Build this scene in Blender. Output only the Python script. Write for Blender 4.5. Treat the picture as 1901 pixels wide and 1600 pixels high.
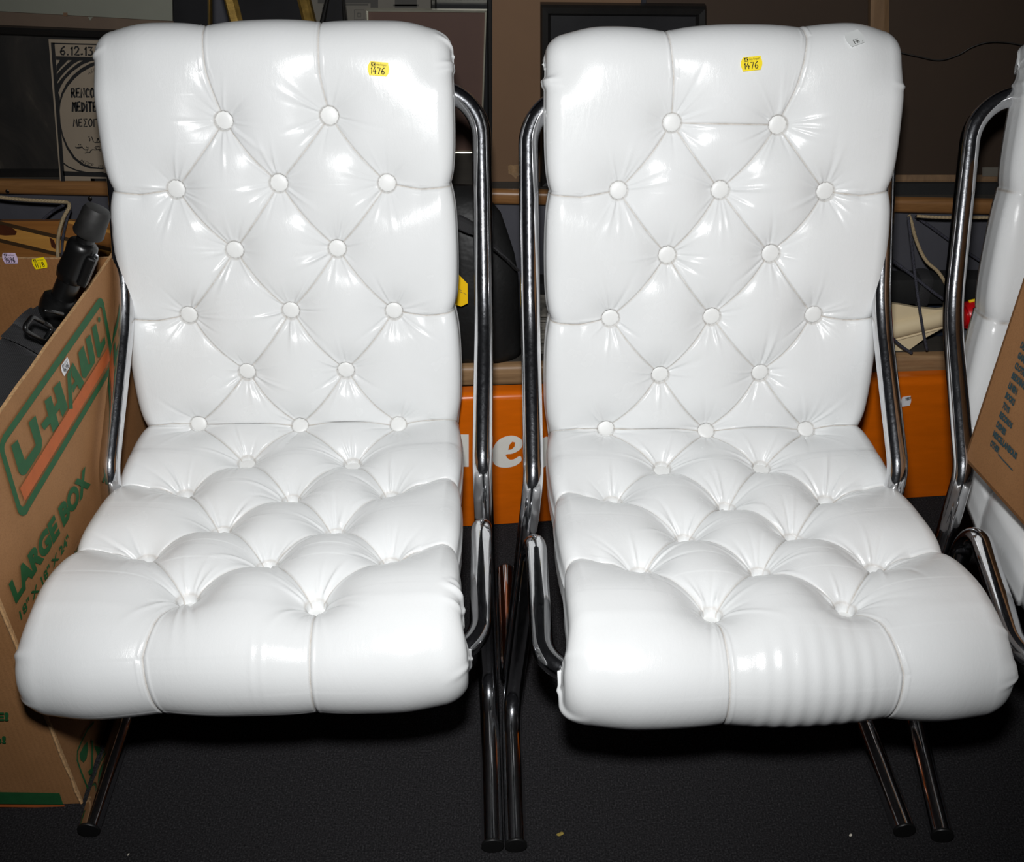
import bpy, bmesh, math, random
import numpy as np
from mathutils import Vector, Matrix

for o in list(bpy.data.objects):
    bpy.data.objects.remove(o, do_unlink=True)
SC = bpy.context.scene
COL = SC.collection
PI = math.pi
R = math.radians

# ------------------------------------------------------------------ camera
CAM_H, PITCH, FPX = 1.44, R(36.0), 1900.0
cam_d = bpy.data.cameras.new('camera')
cam_d.sensor_width = 36.0
cam_d.lens = 36.0 * FPX / 1901.0
cam_d.clip_start = 0.05
cam = bpy.data.objects.new('camera', cam_d)
cam.location = (0, 0, CAM_H)
cam.rotation_euler = (PI / 2 - PITCH, 0, 0)
COL.objects.link(cam)
SC.camera = cam

# ------------------------------------------------------------------ world, flash, exposure
world = bpy.data.worlds.new('dim_room')
world.use_nodes = True
world.node_tree.nodes['Background'].inputs[0].default_value = (0.62, 0.62, 0.70, 1)
world.node_tree.nodes['Background'].inputs[1].default_value = 0.010
SC.world = world

fl_d = bpy.data.lights.new('camera_flash', 'SPOT')
fl_d.energy = 126.0
fl_d.color = (0.997, 0.998, 1.0)
fl_d.shadow_soft_size = 0.055
fl_d.spot_size = R(92)
fl_d.spot_blend = 1.0
fl = bpy.data.objects.new('camera_flash', fl_d)
fl.location = (-0.02, 0.12, CAM_H + 0.225)
fl.rotation_euler = (R(90 - 37.5), 0, R(1))
COL.objects.link(fl)

SC.view_settings.view_transform = 'Standard'
SC.view_settings.look = 'None'
SC.view_settings.exposure = 0.0
SC.view_settings.gamma = 1.0
SC.view_settings.use_curve_mapping = False

# ------------------------------------------------------------------ small helpers
def ray(px, py):
    dx = (px - 950.5) / FPX
    dy = -(py - 800.0) / FPX
    c, s = math.cos(PITCH), math.sin(PITCH)
    return np.array([dx, c + dy * s, -s + dy * c])
CAMP = np.array([0, 0, CAM_H])
def on_plane(px, py, p0, n):
    d = ray(px, py); p0 = np.asarray(p0, float); n = np.asarray(n, float)
    t = np.dot(p0 - CAMP, n) / np.dot(d, n)
    return CAMP + d * t
def at(px, py, Y):
    return on_plane(px, py, (0, Y, 0), (0, 1, 0))
def floor_at(px, py, z=0.0):
    return on_plane(px, py, (0, 0, z), (0, 0, 1))

def new_mesh(name, verts, faces, mats=None, smooth=False, mat_idx=None):
    me = bpy.data.meshes.new(name)
    me.from_pydata([tuple(map(float, v)) for v in verts], [], [tuple(map(int, f)) for f in faces])
    if mats is not None:
        for m in (mats if isinstance(mats, (list, tuple)) else [mats]):
            me.materials.append(m)
    if mat_idx is not None:
        me.polygons.foreach_set('material_index', mat_idx)
    if smooth:
        me.polygons.foreach_set('use_smooth', [True] * len(me.polygons))
    me.update()
    return me

ORG = {}
def link(name, me, parent=None, loc=(0, 0, 0), rotz=0.0):
    o = bpy.data.objects.new(name, me)
    COL.objects.link(o)
    o.location = loc
    if rotz:
        o.rotation_euler = (0, 0, rotz)
    if parent is not None:
        o.parent = parent
    return o
def tag(o, label=None, cat=None, group=None, kind=None):
    if label: o['label'] = label
    if cat: o['category'] = cat
    if group: o['group'] = group
    if kind: o['kind'] = kind
    return o
def thing(name, label, cat, loc=(0, 0, 0), rotz=0.0, group=None):
    o = link(name, None, None, loc, rotz)
    ORG[o] = np.array(loc, float)
    return tag(o, label, cat, group)
def part(name, parent, verts, faces, mat, smooth=False, label=None):
    """verts in world space; parent has no rotation"""
    org = ORG[parent]
    me = new_mesh(name, np.asarray(verts, float) - org, faces, mat, smooth)
    o = link(name, me, parent)
    ORG[o] = org
    if label: o['label'] = label
    return o
def solo(name, label, cat, verts, faces, mat, smooth=False, group=None, kind=None, org=None):
    v = np.asarray(verts, float)
    if org is None:
        org = np.array([(v[:, 0].min() + v[:, 0].max()) / 2, (v[:, 1].min() + v[:, 1].max()) / 2, v[:, 2].min()])
    o = link(name, new_mesh(name, v - org, faces, mat, smooth), None, org)
    ORG[o] = np.array(org)
    return tag(o, label, cat, group, kind)

def autosmooth(o, ang=40):
    me = o.data
    me.polygons.foreach_set('use_smooth', [True] * len(me.polygons))
    try:
        me.set_sharp_from_angle(angle=R(ang))
    except Exception:
        pass
    return o

def box_geo(c, size, ax=None, bev=0.0):
    """bevelled box; ax = 3 axis vectors; centre c"""
    bm = bmesh.new()
    bmesh.ops.create_cube(bm, size=1.0)
    for v in bm.verts:
        v.co = Vector((v.co.x * size[0], v.co.y * size[1], v.co.z * size[2]))
    if bev > 0:
        bmesh.ops.bevel(bm, geom=list(bm.edges), offset=bev, segments=2, profile=0.6, affect='EDGES', clamp_overlap=True)
    bm.verts.index_update()
    V = np.array([v.co[:] for v in bm.verts]); F = [[v.index for v in f.verts] for f in bm.faces]
    bm.free()
    if ax is not None:
        V = V @ np.asarray(ax, float)
    return V + np.asarray(c, float), F

def prism_geo(poly, d):
    """poly: list of 3-D points (planar, ordered), d: extrusion vector"""
    n = len(poly); P = np.asarray(poly, float)
    V = np.vstack([P, P + np.asarray(d, float)])
    F = [list(range(n)), list(range(2 * n - 1, n - 1, -1))]
    for i in range(n):
        j = (i + 1) % n
        F.append([j, i, i + n, j + n])
    return V, F

def merge(*geos):
    V = []; F = []; k = 0
    for v, f in geos:
        V.append(np.asarray(v, float)); F += [[i + k for i in q] for q in f]; k += len(v)
    return np.vstack(V), F

def fillet(pts, rad, seg=10):
    """polyline with rounded corners; rad list per point (0 at ends)"""
    out = [np.array(pts[0], float)]
    for i in range(1, len(pts) - 1):
        p, a, b = np.array(pts[i], float), np.array(pts[i - 1], float), np.array(pts[i + 1], float)
        u = (a - p) / np.linalg.norm(a - p); v = (b - p) / np.linalg.norm(b - p)
        r = rad[i]
        ang = math.acos(np.clip(np.dot(u, v), -1, 1))
        if r <= 0 or ang > PI - 0.02:
            out.append(p); continue
        t = r / math.tan(ang / 2)
        bis = (u + v) / np.linalg.norm(u + v)
        c = p + bis * (r / math.sin(ang / 2))
        s0 = p + u * t - c; s1 = p + v * t - c
        tot = math.acos(np.clip(np.dot(s0, s1) / (r * r), -1, 1))
        for k in range(seg + 1):
            f = k / seg
            q = (math.sin((1 - f) * tot) * s0 + math.sin(f * tot) * s1) / math.sin(tot)
            out.append(c + q)
    out.append(np.array(pts[-1], float))
    return out

def tube_geo(path, rad, n=14, cap=True, flat=None):
    P = np.array(path, float)
    m = len(P)
    T = np.zeros_like(P)
    T[1:-1] = P[2:] - P[:-2]; T[0] = P[1] - P[0]; T[-1] = P[-1] - P[-2]
    T /= np.linalg.norm(T, axis=1)[:, None]
    ref = np.array([0, 0, 1.0]) if abs(T[0][2]) < 0.9 else np.array([1.0, 0, 0])
    N = np.cross(T[0], ref); N /= np.linalg.norm(N)
    V = []
    rads = rad if hasattr(rad, '__len__') else [rad] * m
    for i in range(m):
        if i:
            N = N - T[i] * np.dot(N, T[i]); N /= np.linalg.norm(N)
        B = np.cross(T[i], N)
        for k in range(n):
            a = 2 * PI * k / n
            V.append(P[i] + rads[i] * (math.cos(a) * N + math.sin(a) * B))
    F = []
    for i in range(m - 1):
        for k in range(n):
            a, b = i * n + k, i * n + (k + 1) % n
            F.append([a, b, b + n, a + n])
    if cap:
        F.append(list(range(n - 1, -1, -1))); F.append(list(range((m - 1) * n, m * n)))
    return np.array(V), F

def lathe_geo(prof, c, axis, n=24, xa=None):
    """prof: (r, h) list along axis"""
    axis = np.array(axis, float); axis /= np.linalg.norm(axis)
    xa = np.array([1.0, 0, 0]) if xa is None else np.array(xa, float)
    if abs(np.dot(xa, axis)) > 0.9: xa = np.array([0, 1.0, 0])
    xa = xa - axis * np.dot(xa, axis); xa /= np.linalg.norm(xa)
    ya = np.cross(axis, xa)
    V = []; F = []
    for r, h in prof:
        for k in range(n):
            a = 2 * PI * k / n
            V.append(np.array(c) + axis * h + r * (math.cos(a) * xa + math.sin(a) * ya))
    for i in range(len(prof) - 1):
        for k in range(n):
            a, b = i * n + k, i * n + (k + 1) % n
            F.append([a, b, b + n, a + n])
    F.append(list(range(n - 1, -1, -1))); F.append(list(range((len(prof) - 1) * n, len(prof) * n)))
    return np.array(V), F

def spline(pts, k=8):
    P = np.array(pts, float); n = len(P)
    out = []
    for i in range(n - 1):
        p0 = P[max(i - 1, 0)]; p1 = P[i]; p2 = P[i + 1]; p3 = P[min(i + 2, n - 1)]
        for j in range(k):
            t = j / k
            out.append(0.5 * ((2 * p1) + (-p0 + p2) * t + (2 * p0 - 5 * p1 + 4 * p2 - p3) * t * t + (-p0 + 3 * p1 - 3 * p2 + p3) * t ** 3))
    out.append(P[-1])
    return out

# ------------------------------------------------------------------ materials
def srgb(r, g, b):
    f = lambda c: (c / 255 / 12.92) if c / 255 <= 0.04045 else ((c / 255 + 0.055) / 1.055) ** 2.4
    return (f(r), f(g), f(b), 1.0)

class NT:
    def __init__(s, m):
        s.t = m.node_tree; s.t.nodes.clear()
        s.out = s.t.nodes.new('ShaderNodeOutputMaterial')
        s.b = s.t.nodes.new('ShaderNodeBsdfPrincipled')
        s.t.links.new(s.b.outputs[0], s.out.inputs[0])
        s.co = s.t.nodes.new('ShaderNodeTexCoord')
    def n(s, k, **kw):
        x = s.t.nodes.new(k)
        for a, b in kw.items(): setattr(x, a, b)
        return x
    def l(s, a, b): s.t.links.new(a, b)
    def mapping(s, scale, rot=(0, 0, 0), src='Object'):
        m = s.n('ShaderNodeMapping'); m.inputs['Scale'].default_value = scale; m.inputs['Rotation'].default_value = rot
        s.l(s.co.outputs[src], m.inputs['Vector']); return m.outputs[0]
    def noise(s, scale, detail=3, rough=0.55, vec=None, dist=0.0):
        x = s.n('ShaderNodeTexNoise'); x.inputs['Scale'].default_value = scale; x.inputs['Detail'].default_value = detail
        x.inputs['Roughness'].default_value = rough; x.inputs['Distortion'].default_value = dist
        s.l(vec if vec is not None else s.co.outputs['Object'], x.inputs['Vector']); return x.outputs[0]
    def ramp(s, fac, stops):
        x = s.n('ShaderNodeValToRGB'); e = x.color_ramp.elements
        while len(e) < len(stops): e.new(0.5)
        for q, (p, c) in zip(e, stops): q.position = p; q.color = c
        s.l(fac, x.inputs[0]); return x.outputs[0]
    def rng(s, v, a, b, c, d):
        x = s.n('ShaderNodeMapRange'); s.l(v, x.inputs[0])
        for i, q in enumerate((a, b, c, d)): x.inputs[i + 1].default_value = q
        return x.outputs[0]
    def bump(s, h, strength, dist=0.001, prev=None):
        x = s.n('ShaderNodeBump'); x.inputs['Strength'].default_value = strength; x.inputs['Distance'].default_value = dist
        s.l(h, x.inputs['Height'])
        if prev is not None: s.l(prev, x.inputs['Normal'])
        return x.outputs[0]
    def mix(s, fac, a, b):
        x = s.n('ShaderNodeMix', data_type='RGBA')
        if isinstance(fac, float): x.inputs[0].default_value = fac
        else: s.l(fac, x.inputs[0])
        for i, q in ((6, a), (7, b)):
            if isinstance(q, tuple): x.inputs[i].default_value = q
            else: s.l(q, x.inputs[i])
        return x.outputs[2]

def mat(name, col, rough=0.5, metal=0.0, var=0.0, vscale=20.0, bump=0.0, bscale=200.0, spec=0.5, coat=0.0, stretch=None, two=None, bdist=0.001):
    m = bpy.data.materials.new(name); m.use_nodes = True
    k = NT(m)
    k.b.inputs['Base Color'].default_value = col
    k.b.inputs['Roughness'].default_value = rough
    k.b.inputs['Metallic'].default_value = metal
    k.b.inputs['Specular IOR Level'].default_value = spec
    if coat: k.b.inputs['Coat Weight'].default_value = coat; k.b.inputs['Coat Roughness'].default_value = 0.08
    vec = k.mapping(stretch) if stretch else None
    if var > 0 or two:
        f = k.noise(vscale, 5, 0.6, vec)
        a = tuple(max(0, c * (1 - var)) for c in col[:3]) + (1,)
        b = two if two else tuple(min(1, c * (1 + var)) for c in col[:3]) + (1,)
        k.l(k.ramp(f, [(0.3, a), (0.7, b)]), k.b.inputs['Base Color'])
    if bump > 0:
        k.l(k.bump(k.noise(bscale, 3, 0.6, vec), bump, bdist), k.b.inputs['Normal'])
    return m

def mat_vinyl():
    m = bpy.data.materials.new('white_vinyl'); m.use_nodes = True
    k = NT(m)
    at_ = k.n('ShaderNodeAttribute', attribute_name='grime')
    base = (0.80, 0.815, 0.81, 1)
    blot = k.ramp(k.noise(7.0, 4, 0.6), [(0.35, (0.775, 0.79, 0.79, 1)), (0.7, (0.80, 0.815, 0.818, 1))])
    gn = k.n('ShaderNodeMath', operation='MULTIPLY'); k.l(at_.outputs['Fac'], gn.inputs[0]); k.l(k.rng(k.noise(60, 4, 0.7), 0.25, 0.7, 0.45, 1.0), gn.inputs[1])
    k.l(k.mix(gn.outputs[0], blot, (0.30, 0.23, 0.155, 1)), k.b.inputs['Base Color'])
    fine = k.noise(1.0, 4, 0.65, k.mapping((900, 900, 160)))
    cre = k.noise(1.0, 5, 0.6, k.mapping((120, 60, 40)), 0.6)
    patch = k.noise(18.0, 3, 0.5)
    ra = k.n('ShaderNodeMath', operation='MULTIPLY_ADD'); k.l(at_.outputs['Fac'], ra.inputs[0]); ra.inputs[1].default_value = 0.6; k.l(k.rng(patch, 0.3, 0.75, 0.16, 0.31), ra.inputs[2]); k.l(ra.outputs[0], k.b.inputs['Roughness'])
    b1 = k.bump(cre, 0.16, 0.0018)
    b2 = k.bump(fine, 0.16, 0.0007, b1)
    k.l(b2, k.b.inputs['Normal'])
    k.b.inputs['Specular IOR Level'].default_value = 0.36
    k.b.inputs['IOR'].default_value = 1.5
    return m
def mat_chrome():
    m = bpy.data.materials.new('chrome_tube'); m.use_nodes = True
    k = NT(m)
    k.b.inputs['Metallic'].default_value = 1.0
    k.l(k.ramp(k.noise(30, 5, 0.7), [(0.3, (0.62, 0.62, 0.63, 1)), (0.65, (0.74, 0.74, 0.75, 1))]), k.b.inputs['Base Color'])
    k.b.inputs['Roughness'].default_value = 0.055
    k.l(k.bump(k.noise(40, 2, 0.5), 0.03, 0.002), k.b.inputs['Normal'])
    # pitted, dusty film on the plating
    r2 = k.n('ShaderNodeBsdfPrincipled'); r2.inputs['Metallic'].default_value = 1.0; r2.inputs['Base Color'].default_value = (0.66, 0.68, 0.72, 1)
    r2.inputs['Roughness'].default_value = 0.27
    pit = k.noise(420, 3, 0.8)
    k.l(k.bump(pit, 0.35, 0.0006), r2.inputs['Normal'])
    mx = k.n('ShaderNodeMixShader')
    k.l(k.rng(k.noise(160, 4, 0.8), 0.35, 0.78, 0.03, 0.22), mx.inputs[0])
    k.l(k.b.outputs[0], mx.inputs[1]); k.l(r2.outputs[0], mx.inputs[2]); k.l(mx.outputs[0], k.out.inputs[0])
    return m
def mat_carpet():
    m = bpy.data.materials.new('charcoal_carpet'); m.use_nodes = True
    k = NT(m)
    k.b.inputs['Roughness'].default_value = 1.0; k.b.inputs['Specular IOR Level'].default_value = 0.1
    rib = k.n('ShaderNodeTexWave', wave_type='BANDS', bands_direction='X'); rib.inputs['Scale'].default_value = 75
    rib.inputs['Distortion'].default_value = 3.0; rib.inputs['Detail'].default_value = 3; rib.inputs['Detail Scale'].default_value = 6
    k.l(k.co.outputs['Object'], rib.inputs['Vector'])
    n1 = k.noise(330, 4, 0.75); n2 = k.noise(3.0, 3, 0.5)
    add = k.n('ShaderNodeMath', operation='ADD'); k.l(n1, add.inputs[0])
    ml = k.n('ShaderNodeMath', operation='MULTIPLY'); k.l(rib.outputs['Fac'], ml.inputs[0]); ml.inputs[1].default_value = 0.035; k.l(ml.outputs[0], add.inputs[1])
    col = k.ramp(add.outputs[0], [(0.34, (0.007, 0.007, 0.0075, 1)), (0.56, (0.027, 0.026, 0.028, 1)), (0.76, (0.075, 0.073, 0.076, 1))])
    k.l(col, k.b.inputs['Base Color'])
    k.l(k.bump(add.outputs[0], 0.9, 0.003), k.b.inputs['Normal'])
    return m
def mat_card(name, c1, c2):
    m = bpy.data.materials.new(name); m.use_nodes = True
    k = NT(m)
    flute = k.n('ShaderNodeTexWave', wave_type='BANDS', bands_direction='X'); flute.inputs['Scale'].default_value = 38
    flute.inputs['Distortion'].default_value = 0.4
    k.l(k.co.outputs['Object'], flute.inputs['Vector'])
    n1 = k.noise(9, 5, 0.6); n2 = k.noise(420, 3, 0.7)
    col = k.ramp(n1, [(0.3, c1), (0.7, c2)])
    dk = tuple(c * 0.72 for c in c1[:3]) + (1,)
    k.l(k.mix(k.rng(n2, 0.45, 0.85, 0.0, 0.9), col, dk), k.b.inputs['Base Color'])
    k.b.inputs['Roughness'].default_value = 0.75; k.b.inputs['Specular IOR Level'].default_value = 0.25
    k.l(k.bump(flute.outputs['Fac'], 0.06, 0.002), k.b.inputs['Normal'])
    return m
def mat_wood(name, c1, c2, axis=0, scale=14.0, rough=0.45):
    m = bpy.data.materials.new(name); m.use_nodes = True
    k = NT(m)
    sc = [scale * 9] * 3; sc[axis] = scale * 0.35
    n = k.noise(1.0, 6, 0.65, k.mapping(tuple(sc)), 0.8)
    k.l(k.ramp(n, [(0.25, c1), (0.72, c2)]), k.b.inputs['Base Color'])
    k.b.inputs['Roughness'].default_value = rough
    k.l(k.bump(n, 0.15, 0.001), k.b.inputs['Normal'])
    return m
def mat_braid(name, c1, c2):
    m = bpy.data.materials.new(name); m.use_nodes = True
    k = NT(m)
    v = k.n('ShaderNodeTexChecker'); v.inputs['Scale'].default_value = 640
    k.l(k.mapping((1, 1, 1), (0.6, 0.4, 0.78)), v.inputs['Vector'])
    v.inputs['Color1'].default_value = c1; v.inputs['Color2'].default_value = c2
    k.l(v.outputs['Color'], k.b.inputs['Base Color']); k.b.inputs['Roughness'].default_value = 0.85
    return m
def mat_oldprint():
    m = bpy.data.materials.new('dark_old_print'); m.use_nodes = True
    k = NT(m)
    n = k.noise(5.5, 6, 0.62, k.mapping((1.2, 1, 0.8)), 1.2)
    k.l(k.ramp(n, [(0.40, (0.008, 0.007, 0.006, 1)), (0.56, (0.018, 0.015, 0.012, 1)), (0.70, (0.060, 0.050, 0.038, 1))]), k.b.inputs['Base Color'])
    k.b.inputs['Roughness'].default_value = 0.6
    return m
def mat_webbing():
    m = bpy.data.materials.new('black_webbing'); m.use_nodes = True
    k = NT(m)
    w = k.n('ShaderNodeTexWave', wave_type='BANDS', bands_direction='DIAGONAL'); w.inputs['Scale'].default_value = 240
    k.l(k.co.outputs['Object'], w.inputs['Vector'])
    k.l(k.ramp(w.outputs['Fac'], [(0.2, (0.010, 0.010, 0.011, 1)), (0.8, (0.035, 0.034, 0.036, 1))]), k.b.inputs['Base Color'])
    k.l(k.bump(w.outputs['Fac'], 0.5, 0.001), k.b.inputs['Normal'])
    k.b.inputs['Roughness'].default_value = 0.7
    return m

M = {}
M['vinyl'] = mat_vinyl()
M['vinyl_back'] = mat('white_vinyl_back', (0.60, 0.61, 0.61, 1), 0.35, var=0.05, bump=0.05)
M['button'] = mat('button_vinyl', (0.80, 0.81, 0.80, 1), 0.42, var=0.02, vscale=90, bump=0.05, bscale=500)
M['chrome'] = mat_chrome()
M['cap'] = mat('foot_cap_plastic', (0.006, 0.006, 0.006, 1), 0.45, var=0.3)
M['carpet'] = mat_carpet()
M['wall'] = mat('blue_grey_wall', (0.050, 0.050, 0.060, 1), 0.8, var=0.08, bump=0.05, bscale=80)
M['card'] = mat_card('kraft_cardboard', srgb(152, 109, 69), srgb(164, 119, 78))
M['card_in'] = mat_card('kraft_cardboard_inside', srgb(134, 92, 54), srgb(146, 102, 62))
M['card_r'] = mat_card('brown_cardboard', srgb(140, 98, 60), srgb(152, 108, 68))
M['edge'] = mat('cardboard_edge', srgb(190, 150, 105), 0.9, var=0.35, vscale=180, bump=0.5, bscale=300)
M['green'] = mat('green_ink', srgb(22, 86, 44), 0.7, var=0.12, vscale=60)
M['orange_ink'] = mat('orange_ink', srgb(184, 92, 38), 0.7, var=0.08, vscale=60)
M['blue_ink'] = mat('blue_green_ink', srgb(28, 58, 64), 0.8, var=0.15, vscale=90)
M['black_ink'] = mat('black_ink', srgb(8, 8, 8), 0.7, var=0.1)
M['grey_ink'] = mat('grey_ink', srgb(70, 70, 66), 0.7, var=0.1)
M['yellow'] = mat('yellow_label', srgb(248, 222, 0), 0.5, var=0.02)
M['yellow_card'] = mat('yellow_card', srgb(250, 200, 0), 0.6, var=0.03)
M['lilac'] = mat('lilac_label', srgb(222, 206, 226), 0.5, two=srgb(196, 170, 204), vscale=60)
M['white_label'] = mat('white_label', srgb(225, 225, 228), 0.5, var=0.03)
M['clear_label'] = mat('grey_clear_label', srgb(222, 225, 224), 0.3, var=0.02)
M['wood_rail'] = mat_wood('rail_oak', srgb(102, 69, 38), srgb(134, 95, 56), 0, 12, 0.4)
M['wood_low'] = mat_wood('rail_grey_oak', srgb(120, 92, 64), srgb(162, 130, 94), 0, 12, 0.5)
M['shelf'] = mat_wood('shelf_board', (0.03, 0.026, 0.022, 1), (0.05, 0.044, 0.036, 1), 0, 8, 0.7)
M['screw'] = mat('screw_steel', (0.10, 0.09, 0.08, 1), 0.4, 1.0, var=0.2)
M['light_wood'] = mat_wood('light_strip_wood', srgb(158, 110, 50), srgb(184, 134, 66), 0, 7, 0.35)
M['red_wood'] = mat_wood('red_strip_wood', srgb(112, 70, 32), srgb(142, 94, 46), 0, 9, 0.35)
M['dark_wood'] = mat_wood('dark_strip_wood', srgb(44, 30, 18), srgb(66, 48, 28), 0, 9, 0.35)
M['knot'] = mat('wood_knot', srgb(66, 30, 12), 0.4, var=0.3, vscale=40)
M['orange'] = mat('orange_lacquer', srgb(206, 98, 8), 0.22, var=0.08, vscale=9, bump=0.02, bscale=30, coat=0.3, stretch=(1, 6, 6))
M['white_paint'] = mat('white_paint', srgb(226, 224, 216), 0.5, var=0.04)
M['cord_pale'] = mat_braid('pale_cord', srgb(176, 156, 122), srgb(120, 104, 78))
M['cord_dark'] = mat_braid('dark_cord', srgb(20, 20, 24), srgb(66, 66, 78))
M['black_plastic'] = mat('black_plastic', (0.004, 0.004, 0.004, 1), 0.34, var=0.2, bump=0.03)
M['black_rubber'] = mat('black_rubber', (0.009, 0.0085, 0.008, 1), 0.6, var=0.5, vscale=60, bump=0.2, bscale=120)
M['webbing'] = mat_webbing()
M['black_vinyl'] = mat('black_bag_vinyl', (0.009, 0.009, 0.009, 1), 0.5, var=0.3, vscale=12, bump=0.25, bscale=22, bdist=0.01, spec=0.3)
M['black_cloth'] = mat('black_cloth', (0.006, 0.006, 0.006, 1), 0.8, var=0.3, bump=0.3, bscale=240)
M['cream'] = mat('cream_plastic', srgb(214, 196, 160), 0.35, var=0.05, vscale=8, bump=0.02)
M['red'] = mat('red_plastic', srgb(196, 12, 22), 0.3, var=0.05)
M['yellow_trim'] = mat('yellow_trim', srgb(236, 196, 0), 0.4, var=0.04)
M['navy'] = mat('navy_fabric', (0.010, 0.016, 0.030, 1), 0.7, var=0.2, bump=0.1)
M['grey_cloth'] = mat('slate_fabric', (0.10, 0.11, 0.125, 1), 0.8, var=0.1, bump=0.1)
M['paper'] = mat('cream_paper', srgb(126, 114, 98), 0.7, var=0.03)
M['sheet'] = mat('old_sheet', srgb(140, 136, 126), 0.8, two=srgb(60, 58, 54), vscale=40, stretch=(1, 1, 30))
M['matboard'] = mat('grey_mat_board', srgb(108, 109, 98), 0.8, var=0.03, bump=0.03)
M['brown_board'] = mat('brown_backing', srgb(84, 69, 56), 0.8, var=0.06)
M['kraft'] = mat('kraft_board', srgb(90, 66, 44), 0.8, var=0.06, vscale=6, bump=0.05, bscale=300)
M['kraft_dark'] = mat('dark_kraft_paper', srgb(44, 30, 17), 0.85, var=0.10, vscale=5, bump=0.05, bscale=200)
M['oldprint'] = mat_oldprint()
M['black_frame'] = mat('black_frame', (0.008, 0.0075, 0.007, 1), 0.35, var=0.2, bump=0.03)
M['black_art'] = mat('black_picture', (0.012, 0.012, 0.013, 1), 0.30, var=0.4, vscale=4)
M['gold'] = mat('gilt_wood', (0.42, 0.27, 0.07, 1), 0.38, 0.75, var=0.35, vscale=50, bump=0.2, bscale=120)
M['bright_gold'] = mat('bright_gilt', (0.85, 0.62, 0.25, 1), 0.22, 0.9, var=0.15)
M['champagne'] = mat('champagne_metal', (0.85, 0.82, 0.66, 1), 0.36, 0.85, var=0.1)
M['rose_brown'] = mat('rose_brown_paper', srgb(68, 46, 37), 0.7, var=0.05)
M['print_grey'] = mat('print_grey', srgb(92, 88, 80), 0.75, var=0.05)
M['print_dark'] = mat('print_dark', srgb(56, 54, 50), 0.75, var=0.1)
M['stretcher'] = mat_wood('stretcher_wood', srgb(84, 62, 40), srgb(112, 86, 58), 2, 8, 0.7)
M['wire'] = mat('hanging_wire', (0.02, 0.018, 0.016, 1), 0.5, var=0.2)
M['tape'] = mat('clear_tape', srgb(120, 96, 70), 0.12, var=0.2, vscale=80, bump=0.8, bscale=140)
M['leaf'] = mat('dry_leaf', srgb(150, 130, 60), 0.8, var=0.2)
M['lint'] = mat('white_lint', srgb(210, 205, 190), 0.8, var=0.1)

# ------------------------------------------------------------------ the setting
V = np.array([(-3.2, -1.6, 0), (3.2, -1.6, 0), (3.2, 2.6, 0), (-3.2, 2.6, 0)])
nx, ny = 8, 6
fv = [(-3.2 + 6.4 * i / nx, -1.6 + 4.2 * j / ny, 0) for j in range(ny + 1) for i in range(nx + 1)]
ff = [(j * (nx + 1) + i, j * (nx + 1) + i + 1, (j + 1) * (nx + 1) + i + 1, (j + 1) * (nx + 1) + i) for j in range(ny) for i in range(nx)]
fl_o = link('floor', new_mesh('floor', fv, ff, M['carpet'])); tag(fl_o, kind='structure')
Vw, Fw = box_geo((0, 2.475, 1.3), (6.4, 0.10, 2.6), bev=0.004)
wb = link('wall_back', new_mesh('wall_back', Vw, Fw, M['wall'])); tag(wb, kind='structure')

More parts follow.
